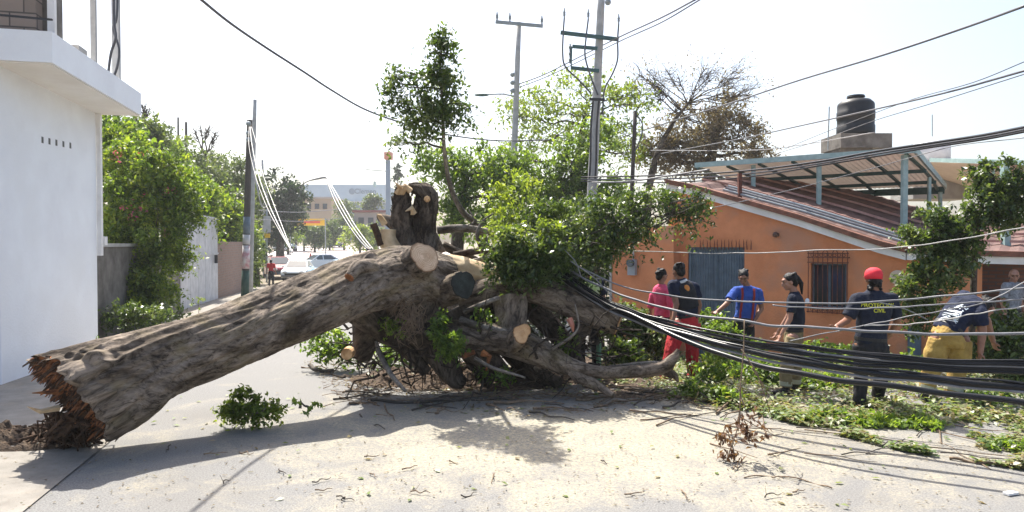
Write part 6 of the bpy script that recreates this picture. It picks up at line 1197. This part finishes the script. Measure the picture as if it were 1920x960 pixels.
b = MB(); b.loft([(J['chest'].lerp(J['neck'], .7), .12 * B, .10 * B), (J['chest'].lerp(J['neck'], .92), .09 * B, .085 * B)], rt, 20); b.build('collar', M['white_cloth'], vo, True)
# pink woman
person('woman in pink top with dark hair bun standing before the orange wall', 1241, 11.3, 1.6, -.9, dict(head=(1241, 516, 0), neck=(1240, 534, 0), chest=(1240, 548, 0), waist=(1242, 572, 0)), (.9, .5, -.35), 'pink', 'navy', 'skin_light', hairstyle='bun', build=.92)
# yellow trousers man, bent
t, J, B, rt, sp, sm, so = person('person bending to the right in dark shirt and baggy yellow trousers', 1775, 8.7, 1.76, -.6, dict(head=(1850, 575, .1), neck=(1832, 566, .05), chest=(1812, 575, .02), waist=(1788, 600, 0), pelvis=(1775, 622, 0), shL=(1806, 556, .2), shR=(1836, 585, -.17), elL=(1850, 600, .3), wrL=(1862, 640, .3), elR=(1842, 622, -.2), wrR=(1838, 662, -.25), hipL=(1762, 636, .0), hipR=(1800, 638, -.02), knL=(1748, 690, 0), knR=(1796, 690, .0), anL=(1734, 742, 0), anR=(1786, 748, 0)), (.75, .35, -.75), 'navy_blue', 'yellow_cloth', build=1.22, sleeve=.7, feet=(.3, .9, 0))
og = ORG[so.name]; bv = BVHTree.FromPolygons([v.co + og for v in so.data.vertices], [tuple(p.vertices) for p in so.data.polygons])
text_mesh('RESCATE', .085, Vector((.75, .3, .45)).normalized(), Vector((-.45, 0, .8)).normalized(), Vector((0, -1, 0)), P(1806, 590, 8.4), M['white_ink'], 'back_print', so, proj=bv, bold=True)
# right edge, hi-vis, far street
person('bald person in grey shirt behind the shrub at right edge', 1900, 12.2, 1.70, math.pi + .4, dict(), (-.5, -1, -.3), 'grey_cloth', 'black_cloth', 'skin_light', hair=None)
t, J, B, rt, sp, sm, so = person('person in lime safety vest standing half hidden behind the limbs', 1104, 11.2, 1.72, .2, dict(), (-.3, 1, -.2), 'navy', 'black_cloth', hair='hair')
b = MB(); b.loft([(J['waist'] + sp * .02, .162, .13), (J['chest'], .186, .136), (J['chest'].lerp(J['neck'], .5), .16, .118), (J['chest'].lerp(J['neck'], .75), .10, .09)], rt, 24, .85); remesh(b, 'vest', .012, M['hivis'], t, 2, .004)
person('person in red shirt and dark trousers walking away far down the street', 508, 43, 1.66, .2, dict(), (0, 1, 0), 'red_cloth', 'black_cloth', vox=.016, group=None)
person('person in orange red top far off beside the parked cars', 545, 125, 1.7, .2, dict(), (0, 1, 0), 'sign_orange', 'black_cloth', vox=.03, group=None)

# ================================================================ VEHICLES
def car(label, px, d, yaw, paint, L=4.2, Wd=1.7, Hh=1.42, taxi=False):
    base = base_at(px, d, .03); t = thing('parked_car', label, 'car', base, 'cars parked down the street'); c, s_ = math.cos(yaw), math.sin(yaw)
    def X(x, y, z): return base + Vector((x * c - y * s_, x * s_ + y * c, z * Hh / 1.42))
    hl = L / 2; prof = [(-hl, .35), (-hl, .62), (-hl + .1, .72), (-hl + .95, .88), (-hl + 1.0, .90), (hl - .75, .92), (hl - .05, .86), (hl, .7), (hl, .35), (hl - .35, .24), (-hl + .35, .24)]
    def ring(mb, pr, w0, w1, zlo, zhi):
        n = len(pr); vs = []
        for sd in (-1, 1):
            for (y, z) in pr: f = (z - zlo) / (zhi - zlo); vs.append(X(sd * (w0 + (w1 - w0) * f), y, z))
        return mb.add(vs, [tuple(range(n)), tuple(range(2 * n - 1, n - 1, -1))] + [(i, (i + 1) % n, (i + 1) % n + n, i + n) for i in range(n)])
    b = MB(); ring(b, prof, Wd / 2, Wd / 2 * .97, .24, .92); body = b.build('body', M[paint], t)
    b = MB(); cab = [(-hl + 1.0, .9), (-hl + 1.75, 1.40), (hl - 1.35, 1.42), (hl - .55, .92)]; ring(b, cab, Wd / 2 * .93, Wd / 2 * .72, .9, 1.42); b.build('cabin', M[paint], t)
    # glass panels, slightly proud
    def quad(name, ps, parent, m_): b = MB(); vs = [Vector(p) for p in ps]; nrm = (vs[1] - vs[0]).cross(vs[2] - vs[0]).normalized(); cc = sum(vs, Vector()) / 4; nrm = nrm if nrm.dot(cc - X(0, 0, .9)) > 0 else -nrm; b.prism([v + nrm * .006 for v in vs], nrm * .012); return b.build(name, M[m_], parent)
    w = lambda z: Wd / 2 * (.93 - .21 * (z - .9) / .52)
    quad('windscreen', [X(-w(.95) * .93, -hl + 1.06, .94), X(w(.95) * .93, -hl + 1.06, .94), X(w(1.36) * .93, -hl + 1.69, 1.36), X(-w(1.36) * .93, -hl + 1.69, 1.36)], t, 'glass')
    quad('rear_window', [X(-w(.98) * .9, hl - .62, .98), X(w(.98) * .9, hl - .62, .98), X(w(1.36) * .9, hl - 1.25, 1.36), X(-w(1.36) * .9, hl - 1.25, 1.36)], t, 'glass')
    for sd in (-1, 1):
        quad('window', [X(sd * w(.96), -hl + 1.22, .96), X(sd * w(.96), -.05, .96), X(sd * w(1.34), -.05, 1.34), X(sd * w(1.34), -hl + 1.78, 1.34)], t, 'glass'); quad('window', [X(sd * w(.96), .03, .96), X(sd * w(.96), hl - .85, .96), X(sd * w(1.34), hl - 1.4, 1.34), X(sd * w(1.34), .03, 1.34)], t, 'glass')
        b = MB(); b.ball(X(sd * Wd * .33, -hl + .02, .62), (.17, .06, .09), 7, (Vector((c, s_, 0)), Vector((-s_, c, 0)), Z)); hd = b.build('headlight', M['lamp'], t); b = MB(); b.ball(X(sd * Wd * .44, -hl + .07, .60), (.07, .05, .06), 6); b.build('indicator', M['lamp_orange'], t)
        b = MB(); b.ball(X(sd * Wd * .4, hl - .01, .7), (.14, .05, .09), 7); b.build('tail_light', M['red_plastic'], t); b = MB(); b.ball(X(sd * Wd * .55, -hl + 1.35, .98), (.09, .05, .07), 6); b.build('mirror', M[paint], t)
        for y in (-hl + .75, hl - .75):
            b = MB(); p = X(sd * (Wd / 2 - .1), y, .30 / (Hh / 1.42)); ax = Vector((c, s_, 0)) * sd; b.tube([p - ax * .1, p + ax * .09, p + ax * .115], [.30, .30, .26], 20); wh = b.build('wheel', M['tyre'], t); b = MB(); b.cyl(p + ax * .116, p + ax * .13, .18, .15, 14); b.build('rim', M['rim'], wh)
    b = MB(); b.prism([X(-.55, -hl - .012, .30), X(.55, -hl - .012, .30), X(.6, -hl - .012, .55), X(-.6, -hl - .012, .55)], X(0, .01, 0) - X(0, 0, 0)); b.build('grille', M['iron'], t)
    b = MB(); b.box(X(0, -hl - .03, .36), (Wd * .95, .09, .13), (Vector((c, s_, 0)), Vector((-s_, c, 0)), Z)); b.build('bumper', M['car_dark' if paint != 'car_white' else 'grey_cable'], t)
    return t
car('pale blue white car nearest the trunk, facing the camera', 560, 50, .12, 'car_white')
car('pale blue car parked to the right behind the trunk top', 640, 52, -1.0, 'car_blue', 4.3)
car('white car with dark windows parked behind the two pale cars', 600, 62, -.9, 'car_white')
car('dark red car partly hidden behind the person in red', 521, 53, .5, 'car_red', 4.2, 1.7, 1.6)
car('white van like car at the far left end of the road', 534, 118, .9, 'car_white', 4.5, 1.8, 2.0)
car('dark blue car parked in front of the far hedge', 608, 150, 1.5, 'car_dark')
car('second dark car behind the dark blue one at the far hedge', 628, 152, 1.4, 'car_dark')
car('pale car glimpsed behind the limbs right of the stumps', 850, 30, 1.3, 'car_blue')
b = MB(); p = base_at(581, 75)
t = thing('traffic_cone', 'small red barrier post standing in the far road', 'barrier', base_at(582, 78)); b.tube([base_at(582, 78), base_at(582, 78) + Z * .9], [.25, .06], 12); b.build('cone', M['red_plastic'], t); b = MB(); b.box(base_at(582, 78) + Z * .03, (.5, .5, .05)); b.build('base', M['iron'], t)

# ---------------------------------------------------------------- air
hz = bpy.data.materials.new('haze'); hz.use_nodes = True; hn = hz.node_tree; hn.nodes.clear(); ho = hn.nodes.new('ShaderNodeOutputMaterial'); hv = hn.nodes.new('ShaderNodeVolumePrincipled')
hv.inputs['Color'].default_value = (.93, .96, 1, 1); hv.inputs['Density'].default_value = .0006; hv.inputs['Anisotropy'].default_value = .3; hn.links.new(hv.outputs[0], ho.inputs['Volume'])
b = MB(); b.box((0, 120, 12), (700, 320, 30)); o = b.build('haze', hz); o['kind'] = 'stuff'
